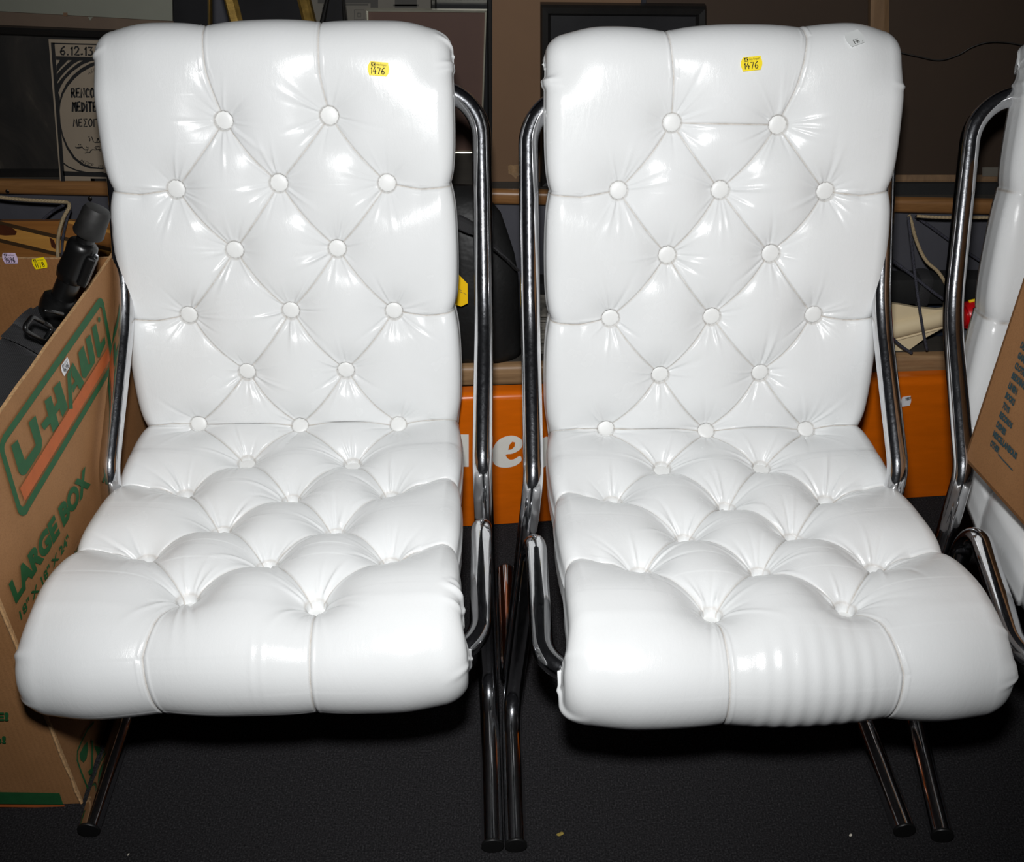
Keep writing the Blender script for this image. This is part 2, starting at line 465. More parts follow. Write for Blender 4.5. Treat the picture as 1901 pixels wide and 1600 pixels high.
# ------------------------------------------------------------------ tufted cushion
ROWY = np.array([1.67922, 1.64581, 1.61375, 1.58464, 1.55845, 1.53525, 1.44278, 1.34202, 1.23807, 1.13597, 1.03149]) - 1.2
ROWZ = np.array([0.85960, 0.75712, 0.65413, 0.54900, 0.44477, 0.34049, 0.31670, 0.32638, 0.34199, 0.36681, 0.39032])
WH = 0.290
def base_curve(ds):
    pts = []
    up = np.array([ROWY[0] - ROWY[1], ROWZ[0] - ROWZ[1]]); up /= np.linalg.norm(up)
    N0 = np.array([-up[1], up[0]])
    p = np.array([ROWY[0], ROWZ[0]]); crown = []
    nst = 17
    for k in range(nst):
        crown.append(p.copy())
        a = -R(15.0) * (k / nst) / nst * 2 * 0.5
        ca, sa = math.cos(a), math.sin(a); up = np.array([ca * up[0] - sa * up[1], sa * up[0] + ca * up[1]])
        p = p + up * (0.096 / nst)
    N0 = np.array([-up[1], up[0]])
    top = p
    rt = 0.036
    C = top - N0 * rt
    a0 = math.atan2(N0[1], N0[0])
    for k in range(60):
        a = a0 - R(205) * (1 - k / 60)
        pts.append(C + rt * np.array([math.cos(a), math.sin(a)]))
    pts.append(top)
    for c_ in crown[:0:-1]: pts.append(c_)
    for y, z in zip(ROWY, ROWZ): pts.append(np.array([y, z]))
    rf = 0.046; Cf = np.array([0.975 - 1.2, 0.3425])
    for k in range(61):
        a = R(78) + R(235) * k / 60
        pts.append(Cf + rf * np.array([math.cos(a), math.sin(a)]))
    P = np.array(pts)
    L = np.concatenate([[0], np.cumsum(np.hypot(*np.diff(P, axis=0).T))])
    n = int(L[-1] / 0.001)
    s = np.linspace(0, L[-1], n)
    Q = np.stack([np.interp(s, L, P[:, 0]), np.interp(s, L, P[:, 1])], 1)
    g = np.exp(-0.5 * (np.arange(-36, 37) / 11.0) ** 2); g /= g.sum()
    Qp = np.vstack([Q[:1].repeat(36, 0), Q, Q[-1:].repeat(36, 0)])
    Q = np.stack([np.convolve(Qp[:, 0], g, 'valid'), np.convolve(Qp[:, 1], g, 'valid')], 1)
    L = np.concatenate([[0], np.cumsum(np.hypot(*np.diff(Q, axis=0).T))])
    m = int(L[-1] / ds)
    s = np.linspace(0, L[-1], m)
    Q = np.stack([np.interp(s, L, Q[:, 0]), np.interp(s, L, Q[:, 1])], 1)
    T = np.gradient(Q, axis=0); T /= np.hypot(T[:, 0], T[:, 1])[:, None]
    N = np.stack([T[:, 1], -T[:, 0]], 1)
    rows = [int(np.argmin(np.hypot(Q[:, 0] - y, Q[:, 1] - z))) for y, z in zip(ROWY, ROWZ)]
    return s, Q, N, s[rows]

BT = {
 'a': [(-0.086, 0.001), (0.088, -0.005), (-0.177, 0.003), (-0.004, -0.005), (0.178, -0.002), (-0.089, -0.001), (0.087, -0.001), (-0.181, 0.003), (-0.002, -0.002), (0.179, 0.002), (-0.09, 0.002), (0.087, 0.003), (-0.189, -0.003), (-0.004, 0.004), (0.176, 0.006), (-0.091, -0.006), (0.098, 0.005), (-0.178, -0.013), (0.005, 0.006), (0.172, 0.007), (-0.092, -0.004), (0.092, 0.011), (-0.186, -0.02), (0.002, 0.002), (0.187, 0.009), (-0.094, -0.01), (0.091, 0.011)],
 'b': [(-0.086, -0.001), (0.089, 0.004), (-0.172, -0.001), (-0.001, -0.0), (0.177, 0.005), (-0.086, -0.0), (0.092, 0.0), (-0.181, -0.0), (-0.003, -0.0), (0.177, 0.001), (-0.089, -0.002), (0.091, -0.002), (-0.183, -0.004), (0.0, 0.004), (0.184, 0.005), (-0.091, -0.005), (0.086, -0.003), (-0.189, -0.014), (-0.002, 0.012), (0.171, -0.002), (-0.088, -0.001), (0.084, 0.005), (-0.174, -0.006), (0.003, 0.005), (0.179, 0.001), (-0.091, 0.003), (0.099, -0.001)],
}
def sstep(x, a, b):
    t = np.clip((x - a) / (b - a), 0, 1); return t * t * (3 - 2 * t)

class Cushion:
    def __init__(self, which, ds, seed):
        rng = np.random.default_rng(seed)
        s, Q, N, rs = base_curve(ds)
        self.s, self.Q, self.N, self.rs = s, Q, N, rs
        ns = len(s)
        sr = s - rs[0]
        rr = rs - rs[0]
        self.rr = rr
        # rows of buttons
        B = []; rows = []; k = 0
        for i in range(11):
            row = []
            for _ in range(2 if i % 2 == 0 else 3):
                du, dsv = BT[which][k]; k += 1
                row.append(len(B)); B.append((du, rr[i] + dsv))
            rows.append(row)
        self.B = np.array(B); self.rows = rows
        # ring parameterisation
        rc = 0.026
        nt = int(2 * (WH - rc) / ds)
        xt = np.linspace(-(WH - rc), WH - rc, nt)
        nc = max(5, int(rc * 1.57 / ds)); th = np.linspace(0, PI / 2, nc + 1)[1:]
        xr = WH - rc + rc * np.sin(th); dr = rc * (1 - np.cos(th))
        nsd = max(4, int(0.04 / (ds * 1.5)))
        sd = np.linspace(0, 1, nsd + 1)[1:]
        X = np.concatenate([[-WH] * nsd, -xr[::-1], xt, xr, [WH] * nsd])
        DR = np.concatenate([np.full(nsd, rc), dr[::-1], 0 * xt, dr, np.full(nsd, rc)])
        SD = np.concatenate([sd[::-1], 0 * xr, 0 * xt, 0 * xr, sd])
        SG = np.sign(X)
        nu = len(X)
        U, S = np.meshgrid(X, sr)
        Uc = U
        # crease segments: (p, q, kind)
        segs = []
        for i in range(10):
            for a in rows[i]:
                for b in rows[i + 1]:
                    if abs(B[a][0] - B[b][0]) < 0.125: segs.append((B[a], B[b], 'd'))
        for i in range(1, 11, 2):
            for j, sg in ((rows[i][0], -1), (rows[i][-1], 1)):
                bx = B[j][0]
                e = (sg * (WH + 0.002), rr[i] + (0.004 if i < 5 else (0.0 if i == 5 else -0.006)))
                mid = (sg * 0.235, (B[j][1] + e[1]) / 2 + (0.007 if i < 5 else -0.004))
                segs.append((B[j], mid, 'e')); segs.append((mid, e, 'e'))
        s_end = sr[-1]; s_top = sr[0]
        tl, tr = rows[0]; fl_, fr = rows[10]
        if which == 'a':
            tops = [[B[tl], (-0.105, -0.075), (-0.110, -0.15), (-0.090, s_top)], [B[tr], (0.078, -0.07), (0.080, s_top)]]
            frs = [[B[fl_], (-0.112, rr[10] + 0.035), (-0.128, rr[10] + 0.09), (-0.105, rr[10] + 0.20), (-0.085, s_end)], [B[fr], (0.094, rr[10] + 0.04), (0.095, s_end)]]
        else:
            tops = [[B[tl], (-0.088, -0.07), (-0.098, -0.15), (-0.105, s_top)], [B[tr], (0.112, -0.055), (0.128, -0.12), (0.120, -0.18), (0.105, s_top)]]
            frs = [[B[fl_], (-0.088, rr[10] + 0.05), (-0.085, s_end)], [B[fr], (0.128, rr[10] + 0.045), (0.145, rr[10] + 0.10), (0.135, rr[10] + 0.17), (0.11, s_end)]]
        for pl in tops + frs:
            for a, b in zip(pl[:-1], pl[1:]): segs.append((a, b, 'v'))
        h6 = rows[5]
        if which == 'a': segs += [(B[h6[0]], B[h6[1]], 'h'), (B[h6[1]], B[h6[2]], 'h')]
        else: segs += [(B[tl], B[tr], 'h'), (B[h6[0]], B[h6[1]], 'h'), (B[h6[1]], B[h6[2]], 'h')]
        # along-length parameters
        seat = sstep(sr, rr[5] - 0.01, rr[6] + 0.02)
        HP = 0.030 + seat * 0.021
        HP = HP - 0.011 * sstep(sr, rr[10] + 0.03, rr[10] + 0.09)
        RB = 0.033 - 0.003 * seat
        WC = 0.016 + 0.006 * seat
        HP2, RB2, WC2 = [np.broadcast_to(a[:, None], U.shape) for a in (HP, RB, WC)]
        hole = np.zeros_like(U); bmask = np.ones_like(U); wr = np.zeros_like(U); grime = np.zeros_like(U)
        smax = 0.20
        for bi, (bu, bs) in enumerate(B):
            i0, i1 = np.searchsorted(sr, [bs - smax, bs + smax])
            du = U[i0:i1] - bu; dv = S[i0:i1] - bs
            d = np.sqrt(du * du + dv * dv)
            ang = np.arctan2(dv, du)
            sb = float(sstep(np.array(bs), rr[5] + 0.01, rr[7]))
            lob = d + 0.0022 * sb - (0.0005 * np.sin(11 * ang + bi) + 0.0003 * np.sin(17 * ang + 2 * bi)) * (1 - 0.8 * sb)
            hole[i0:i1] = np.maximum(hole[i0:i1], 1 - sstep(lob, 0.0138, 0.0160))
            bmask[i0:i1] *= 0.15 * sstep(lob, 0.0138, 0.0162) + 0.85 * (1 - np.exp(-(np.maximum(d - 0.0125, 0) / RB2[i0:i1]) ** (1.15 - 0.10 * seat[i0:i1][:, None])))
            j0, j1 = i0, i1
            for q in range(22):
                a = rng.uniform(-PI, PI); ln = rng.uniform(0.018, 0.062); wd = rng.uniform(0.0008, 0.0019)
                am = rng.uniform(0.0010, 0.0036) * (1 + 0.35 * sb) * (1 if rng.random() < 0.6 else -1)
                da = np.abs((ang - a + PI) % (2 * PI) - PI)
                wr[j0:j1] += am * np.exp(-(np.minimum(da, 1.3) * d / (wd + d * 0.042)) ** 2) * np.exp(-(d / ln) ** 2) * np.clip((d - 0.0155) / 0.006, 0, 1)
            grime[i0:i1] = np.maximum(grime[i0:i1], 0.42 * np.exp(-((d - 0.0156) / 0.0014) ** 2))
        cm = np.ones_like(U); gr = np.zeros_like(U); rid = np.zeros_like(U)
        for p, q, kd in segs:
            p = np.array(p); q = np.array(q); L = np.linalg.norm(q - p); e = (q - p) / L
            lo, hi = min(p[1], q[1]) - 0.11, max(p[1], q[1]) + 0.11
            i0, i1 = np.searchsorted(sr, [lo, hi])
            du = U[i0:i1] - p[0]; dv = S[i0:i1] - p[1]
            t = du * e[0] + dv * e[1]
            sd_ = -du * e[1] + dv * e[0]
            tc = np.clip(t, 0, L)
            bow = 0
            if kd == 'd':
                bow = 0.0035 * np.sin(PI * tc / L) * (1 if e[0] > 0 else -1)
            d = np.sqrt((t - tc) ** 2 + (sd_ - bow) ** 2)
            kc = {'d': 0.34, 'e': 0.34, 'v': 0.17, 'h': 0.35}[kd]
            if kd == 'd': kc = kc + 0.10 * seat[i0:i1][:, None]
            wc_ = WC2[i0:i1] * (2.0 if kd == 'v' else 1.0)
            cm[i0:i1] *= 1 - kc * np.exp(-d / wc_)
            g = {'d': 0.0030, 'e': 0.0036, 'v': 0.0034, 'h': 0.0034}[kd]
            gr[i0:i1] = np.maximum(gr[i0:i1], g * np.exp(-(d / 0.00135) ** 2))
            off = rng.uniform(0.004, 0.006) * (1 if rng.random() < 0.5 else -1)
            fade = np.clip(1 - tc / L * (1.0 if kd != 'v' else 0.5), 0, 1) ** 1.5
            rid[i0:i1] = np.maximum(rid[i0:i1], 0.0010 * fade * np.exp(-((sd_ - bow - off) / 0.0017) ** 2) * (np.abs(t - tc) < 1e-6))
            fad2 = np.clip(1 - np.minimum(tc, L - tc) / (0.35 * L), 0, 1)
            rid[i0:i1] = np.maximum(rid[i0:i1], 0.0009 * fad2 * np.exp(-((sd_ - bow + off * 1.4) / 0.0015) ** 2) * (np.abs(t - tc) < 1e-6))
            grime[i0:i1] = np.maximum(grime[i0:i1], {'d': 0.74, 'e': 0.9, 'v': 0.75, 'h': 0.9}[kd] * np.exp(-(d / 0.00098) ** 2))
        pit = -0.012 * sstep(S, rr[5] + 0.01, rr[7]) * (1 - bmask) ** 3
        h = pit + HP2 * bmask * cm - gr * np.clip(bmask * 3, 0, 1) + rid * bmask + wr
        # broad unevenness of the stuffing
        lump = 0
        for _ in range(9):
            fx, fy = rng.uniform(-14, 14), rng.uniform(-12, 12); ph = rng.uniform(0, 6.28)
            lump = lump + 0.00055 * np.sin(fx * U + fy * S + ph)
        for _ in range(12):
            fx, fy = rng.uniform(-48, 48), rng.uniform(-48, 48); ph = rng.uniform(0, 6.28)
            lump = lump + 0.00016 * np.sin(fx * U + fy * S + ph)
        h = h + lump
        # gentle crown towards the sides
        ax = np.abs(U) / WH
        topz = 1 - sstep(S, -0.10, -0.03); frz = sstep(S, rr[10] + 0.03, rr[10] + 0.10)
        h = h - (0.006 * ax ** 4 + 0.014 * topz * sstep(np.abs(U), 0.19, 0.29) ** 1.5 + 0.008 * frz * sstep(np.abs(U), 0.19, 0.29) ** 1.5) * np.ones_like(U)
        # ripples on the front of one cushion
        if which == 'b':
            w = sstep(S, rr[10] + 0.045, rr[10] + 0.09) * (1 - sstep(S, rr[10] + 0.16, rr[10] + 0.21)) * sstep(U, -0.07, -0.03) * (1 - sstep(U, 0.10, 0.125))
            h = h + 0.00055 * w * np.sin(2 * PI * U / 0.0235)
        else:
            for u0 in (0.018, 0.032):
                w = np.exp(-((U - u0) / 0.004) ** 2) * np.exp(-((S - rr[10] - 0.10) / 0.022) ** 2)
                h = h + 0.0007 * w
        h = h * (1 - hole) + hole * (-0.0045 - 0.0150 * sstep(S, rr[5] + 0.01, rr[7]))
        # side walls
        D = 0.055 + 0.008 * seat
        D = D * (1 - sstep(sr, rr[10] + 0.03, rr[10] + 0.08)) + 0.046 * sstep(sr, rr[10] + 0.03, rr[10] + 0.08)
        D = D * sstep(sr, -0.09, -0.05) + 0.032 * (1 - sstep(sr, -0.09, -0.05))
        n = h - DR[None, :] - SD[None, :] * (D[:, None] + h * 0.0)
        # waist at the side seams, bulge between
        side = np.clip((np.abs(U) - 0.22) / (WH - 0.22), 0, 1) ** 2
        bul = np.zeros(ns)
        for i in range(1, 11, 2): bul = np.maximum(bul, np.exp(-np.abs(sr - rr[i]) / 0.028))
        wide = 0.004 - 0.010 * bul + 0.010 * frz[:, 0] - 0.002 * topz[:, 0]
        nz = np.zeros((ns, nu))
        # gathers along the side at the two rolls
        for i in range(18):
            c0 = rng.uniform(rr[10] + 0.0, rr[10] + 0.21) if i < 11 else rng.uniform(-0.20, -0.04)
            am = rng.uniform(0.0015, 0.0042); wd = rng.uniform(0.003, 0.0055); sgn = 1 if rng.random() < 0.5 else -1
            slope = rng.uniform(-0.35, 0.35)
            prof = np.exp(-(((S - c0) + slope * (np.abs(U) - WH)) / wd) ** 2)
            nz += np.where(SG[None, :] == sgn, am * prof, 0) * np.clip((np.abs(U) - 0.262) / 0.02, 0, 1)
        # piping line half way down the wall
        pip = 0.0022 * np.exp(-((SD[None, :] - 0.42) / 0.10) ** 2)
        Xw = U + SG[None, :] * (side * wide[:, None] + nz + pip)
        n = n + 0.4 * nz
        P = np.empty((ns, nu, 3))
        P[:, :, 0] = Xw
        P[:, :, 1] = Q[:, None, 0] + N[:, None, 0] * n
        P[:, :, 2] = Q[:, None, 1] + N[:, None, 1] * n
        self.P = P; self.X = X; self.sr = sr; self.nu = nu; self.ns = ns
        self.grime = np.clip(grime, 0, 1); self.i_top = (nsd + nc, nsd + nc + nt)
    def mesh(self, name):
        ns, nu = self.ns, self.nu
        V = self.P.reshape(-1, 3)
        me = bpy.data.meshes.new(name)
        idx = np.arange(ns * nu).reshape(ns, nu)
        q = np.stack([idx[:-1, :-1], idx[1:, :-1], idx[1:, 1:], idx[:-1, 1:]], -1).reshape(-1, 4)
        # underside strip closes each ring
        un = np.stack([idx[:-1, -1], idx[1:, -1], idx[1:, 0], idx[:-1, 0]], -1)
        q = np.vstack([q, un])
        nf = len(q)
        me.vertices.add(len(V)); me.vertices.foreach_set('co', V.ravel())
        caps = [idx[0, :].tolist(), idx[-1, ::-1].tolist()]
        me.loops.add(nf * 4 + 2 * nu)
        me.loops.foreach_set('vertex_index', np.concatenate([q.ravel(), np.array(caps[0]), np.array(caps[1])]).astype(np.int32))
        me.polygons.add(nf + 2)
        st = np.concatenate([np.arange(nf) * 4, [nf * 4, nf * 4 + nu]])
        me.polygons.foreach_set('loop_start', st.astype(np.int32))
        me.polygons.foreach_set('use_smooth', np.ones(nf + 2, bool))
        me.materials.append(M['vinyl']); me.materials.append(M['vinyl_back'])
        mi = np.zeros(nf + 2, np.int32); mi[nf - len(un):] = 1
        me.polygons.foreach_set('material_index', mi)
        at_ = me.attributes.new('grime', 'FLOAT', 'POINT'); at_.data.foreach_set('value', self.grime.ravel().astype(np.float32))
        me.validate(); me.update()
        return me
    def surf(self, u, s, lift=0.0):
        """point + frame on the cushion face (local space)"""
        j = np.interp(u, self.P[int(np.interp(s, self.sr, np.arange(self.ns))), self.i_top[0]:self.i_top[1], 0], np.arange(*self.i_top))
        i = np.interp(s, self.sr, np.arange(self.ns))
        def g(i, j):
            i0, j0 = int(i), int(j); fi, fj = i - i0, j - j0
            i1, j1 = min(i0 + 1, self.ns - 1), min(j0 + 1, self.nu - 1)
            P = self.P
            return (P[i0, j0] * (1 - fi) + P[i1, j0] * fi) * (1 - fj) + (P[i0, j1] * (1 - fi) + P[i1, j1] * fi) * fj
        p = g(i, j)
        k = 4
        tu = g(i, min(j + k, self.nu - 2)) - g(i, max(j - k, 0)); ts = g(min(i + k, self.ns - 2), j) - g(max(i - k, 0), j)
        tu /= np.linalg.norm(tu); nn = np.cross(ts, tu); nn /= np.linalg.norm(nn)
        if np.dot(nn, [0, self.N[int(i)][0], self.N[int(i)][1]]) < 0: nn = -nn
        return p + nn * lift, tu, nn

def button_mesh():
    prof = [(0.0140, -0.004), (0.0146, 0.0008), (0.0140, 0.0020), (0.0120, 0.0029), (0.0075, 0.0035), (0.003, 0.0037)]
    n = 36; V = []; F = []
    for r, hh in prof:
        for k in range(n):
            a = 2 * PI * k / n
            q = r * (1 + (0.030 * math.cos(12 * a) if hh < 0.002 else 0.0))
            V.append((q * math.cos(a), q * math.sin(a), hh))
    for i in range(len(prof) - 1):
        for k in range(n):
            a, b = i * n + k, i * n + (k + 1) % n
            F.append([a, b, b + n, a + n])
    F.append(list(range((len(prof) - 1) * n, len(prof) * n)))
    return new_mesh('button', V, F, M['button'], True)
BUTTON = button_mesh()

def lounge_chair(label, which, ds, seed, loc, rotz, xl, xr, nbut=27):
    """xl, xr: (front, rear) local x of the two side frames"""
    t = thing('lounge_chair', label, 'chair', loc, rotz, 'white tufted lounge chairs')
    cu = Cushion(which, ds, seed)
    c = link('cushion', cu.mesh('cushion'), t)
    for bi in range(len(cu.B)):
        u, sv = cu.B[bi]
        i = int(np.interp(sv, cu.sr, np.arange(cu.ns)))
        nn = np.array([0, cu.N[i][0], cu.N[i][1]]); p = np.array([u, cu.Q[i][0], cu.Q[i][1]]) + nn * (-0.0022 - 0.0150 * float(sstep(np.array(sv), cu.rr[5] + 0.01, cu.rr[7])))
        o = link('button', BUTTON, c)
        z = Vector(nn); x = Vector((1, 0, 0)); y = z.cross(x)
        rm = Matrix((x, y, z)).transposed().to_4x4() @ Matrix.Rotation(bi * 0.7, 4, 'Z')
        o.matrix_local = Matrix.Translation(Vector(p)) @ rm
    def X(side, yy):
        return np.interp(yy, [-0.04, 0.4], (xl if side < 0 else xr)[1:3])
    def Xz(side, yy, z):
        w = float(sstep(np.array(z), 0.03, 0.30))
        return (xl if side < 0 else xr)[0] * (1 - w) + X(side, yy) * w
    def foot(side): return 1.2 + (xl if side < 0 else xr)[3]
    rad = 0.0168
    def pt(side, Y, z, off=0.0):
        return np.array([Xz(side, Y - 1.2, z) - side * off, Y - 1.2, z])
    # back frame: rear foot, hairpin, up beside the seat and behind the back, over the top bar
    half = lambda s: [pt(s, 1.515, rad), pt(s, 1.215, rad + 0.0005), pt(s, 1.350, 0.385), pt(s, 1.565, 0.560), pt(s, 1.742, 0.886)]
    A = half(-1); Bq = half(1)[::-1]
    path = fillet(A + Bq, [0, 0.026, 0.085, 0.30, 0.080, 0.080, 0.30, 0.085, 0.026, 0], 14)
    v, f = tube_geo(path, rad, 20)
    link('back_frame', new_mesh('back_frame', v, f, M['chrome'], True), t)
    autosmooth(t.children[-1] if False else bpy.context.scene.collection.objects[-1])
    half = lambda s: [pt(s, foot(s), rad), pt(s, 1.165, rad), pt(s, 1.275, 0.352), pt(s, 1.005, 0.318), pt(s, 0.985, 0.316, 0.07)]
    A = half(-1); Bq = half(1)[::-1]
    path = fillet(A + Bq, [0, 0.075, 0.042, 0.055, 0.0, 0.0, 0.055, 0.042, 0.075, 0], 14)
    v, f = tube_geo(path, rad, 20)
    autosmooth(link('seat_frame', new_mesh('seat_frame', v, f, M['chrome'], True), t))
    for s in (-1, 1):
        for Y, d in ((foot(s), -1), (1.515, 1)):
            p = pt(s, Y, rad)
            v, f = lathe_geo([(rad * 0.9, -0.004), (rad * 1.02, 0.0), (rad * 1.02, 0.002), (rad * 0.97, 0.0034), (rad * 0.6, 0.0042)], p, (0, d, 0), 24)
            autosmooth(link('foot_cap', new_mesh('foot_cap', v, f, M['cap'], True), t))
    return t, cu

QD = 0.00128
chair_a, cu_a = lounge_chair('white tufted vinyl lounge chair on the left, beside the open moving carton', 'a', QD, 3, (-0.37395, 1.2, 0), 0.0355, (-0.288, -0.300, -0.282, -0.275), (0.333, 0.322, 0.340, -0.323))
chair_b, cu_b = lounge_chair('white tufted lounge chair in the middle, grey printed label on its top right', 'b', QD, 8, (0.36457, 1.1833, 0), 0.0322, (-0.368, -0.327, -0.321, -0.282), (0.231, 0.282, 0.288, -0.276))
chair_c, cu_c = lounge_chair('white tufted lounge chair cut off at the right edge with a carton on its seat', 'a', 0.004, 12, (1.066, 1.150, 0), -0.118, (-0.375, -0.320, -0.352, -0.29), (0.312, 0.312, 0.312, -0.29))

# ------------------------------------------------------------------ lettering
GL = {
 '0': [[(.5, 1), (.15, .85), (.05, .5), (.15, .12), (.5, 0), (.85, .12), (.95, .5), (.85, .85), (.5, 1)]],
 '1': [[(.2, .75), (.55, 1), (.55, 0)]],
 '2': [[(.1, .78), (.3, 1), (.7, 1), (.88, .75), (.7, .45), (.1, .02), (.95, .02)]],
 '3': [[(.1, .95), (.8, .97), (.45, .6), (.8, .5), (.85, .2), (.5, 0), (.1, .08)]],
 '4': [[(.55, 1), (.05, .32), (.9, .36)], [(.68, .6), (.66, 0)]],
 '6': [[(.8, 1), (.3, .75), (.08, .35), (.25, .03), (.65, 0), (.9, .25), (.65, .5), (.25, .42), (.1, .3)]],
 '7': [[(.08, .95), (.9, .95), (.4, 0)]],
 '8': [[(.5, .55), (.15, .72), (.3, .98), (.7, .98), (.85, .75), (.5, .55), (.1, .28), (.3, .02), (.7, .02), (.9, .28), (.5, .55)]],
 '9': [[(.9, .72), (.6, 1), (.2, .92), (.1, .68), (.35, .48), (.75, .55), (.9, .75), (.75, .3), (.5, 0)]],
 '.': [[(.3, .02), (.6, .04)]], '-': [[(.2, .1), (.8, .14)]],
 'A': [[(.02, 0), (.5, 1), (.98, 0)], [(.2, .35), (.8, .35)]],
 'R': [[(.12, 0), (.15, 1), (.7, .95), (.82, .72), (.6, .5), (.15, .48)], [(.45, .48), (.9, 0)]],
 'E': [[(.85, 1), (.15, .97), (.12, .02), (.9, .05)], [(.14, .5), (.7, .52)]],
 'N': [[(.1, 0), (.12, 1), (.85, .02), (.88, 1)]],
 'H': [[(.1, 0), (.1, 1)], [(.9, 1), (.9, 0)], [(.1, .5), (.9, .5)]],
 'C': [[(.9, .85), (.55, 1), (.15, .75), (.08, .4), (.3, .05), (.9, .1)]],
 'O': [[(.5, 1), (.12, .75), (.08, .35), (.4, 0), (.8, .15), (.95, .55), (.8, .9), (.5, 1)]],
 'U': [[(.1, 1), (.12, .2), (.45, 0), (.85, .2), (.9, 1)]],
 'M': [[(.02, 0), (.22, 1), (.5, .35), (.8, 1), (.98, 0)]],
 'D': [[(.15, 0), (.15, 1), (.6, .88), (.9, .5), (.6, .1), (.15, 0)]],
 'I': [[(.5, 0), (.5, .78)], [(.45, 1), (.58, 1)]],
 'T': [[(.02, .98), (.98, .98)], [(.5, .98), (.5, 0)]],
 'F': [[(.15, 0), (.15, .98), (.85, 1)], [(.15, .5), (.7, .52)]],
 'S': [[(.85, .95), (.3, .95), (.2, .62), (.8, .42), (.75, .05), (.1, .04)]],
 'Z': [[(.9, 1), (.1, 1), (.6, .52), (.1, .02), (.9, .02)]],   # sigma
 'G': [[(.15, 0), (.15, .98), (.9, .98)]],                                              # gamma
 'L': [[(.15, 1), (.15, .02), (.9, .02)]],
 'X': [[(.05, 0), (.95, 1)], [(.05, 1), (.95, 0)]],
 'l': [[(.4, 1), (.4, 0)]], 'e': [[(.1, .35), (.8, .4), (.6, .65), (.25, .6), (.1, .3), (.4, 0), (.85, .1)]],
 'x': [[(.1, .6), (.8, 0)], [(.8, .6), (.1, 0)]], 'o': [[(.45, .62), (.1, .3), (.45, 0), (.85, .3), (.45, .62)]],
 'p': [[(.15, -.3), (.15, .6), (.7, .55), (.7, .1), (.2, .05)]], 'r': [[(.2, 0), (.2, .6)], [(.2, .4), (.8, .62)]],
 '/': [[(.1, 0), (.9, 1)]], ',': [[(.4, .05), (.3, -.15)]], ' ': [],
}
def strokes2d(text, adv=1.0, gap=0.25, narrow=None):
    out = []; x = 0
    for ch in text:
        w = 0.45 if ch in '1.Il -' else 1.0
        for pl in GL.get(ch, []):
            out.append([(x + px * (w if ch not in 'I1l' else 0.6) - (0.1 if ch in 'Il' else 0), py) for px, py in pl])
        x += (w + gap) * adv
    W = max(x - gap, 0.1)
    return [[(a / W, b) for a, b in pl] for pl in out]

def ribbon2d(pl, w, asp=1.0):
    """thick polyline in 2-D; w width in y units; asp = width/height of the target box"""
    P = np.array([(a * asp, b) for a, b in pl]); V = []; F = []
    n = len(P)
    T = np.zeros_like(P)
    if n > 2: T[1:-1] = P[2:] - P[:-2]
    T[0] = P[1] - P[0]; T[-1] = P[-1] - P[-2]
    ln = np.linalg.norm(T, axis=1); ln[ln == 0] = 1; T /= ln[:, None]
    P[0] -= T[0] * w * 0.3; P[-1] += T[-1] * w * 0.3
    for p, t in zip(P, T):
        nrm = np.array([-t[1], t[0]]) * w / 2
        V += [p + nrm, p - nrm]
    for i in range(n - 1): F.append([2 * i, 2 * i + 1, 2 * i + 3, 2 * i + 2])
    V = np.array(V); V[:, 0] /= asp
    return V, F

def text2d(body, bold=0.0):
    """block capitals, normalised to the unit square"""
    cu = bpy.data.curves.new('t', 'FONT'); cu.body = body; cu.offset = bold; cu.resolution_u = 3
    o = bpy.data.objects.new('t', cu); COL.objects.link(o)
    dg = bpy.context.evaluated_depsgraph_get(); ev = o.evaluated_get(dg); me = ev.to_mesh()
    V = np.array([v.co[:2] for v in me.vertices]); F = [list(p.vertices) for p in me.polygons]
    ev.to_mesh_clear(); bpy.data.objects.remove(o, do_unlink=True); bpy.data.curves.remove(cu)
    lo, hi = V.min(0), V.max(0)
    return (V - lo) / (hi - lo), F

def quad_map(V2, q):
    """unit square -> 3-D quad (BL, BR, TL, TR)"""
    bl, br, tl, tr = [np.asarray(a, float) for a in q]
    u = V2[:, :1]; v = V2[:, 1:2]
    return bl * (1 - u) * (1 - v) + br * u * (1 - v) + tl * (1 - u) * v + tr * u * v
def lift_to_cam(V, n, d):
    return V + np.asarray(n, float) * d

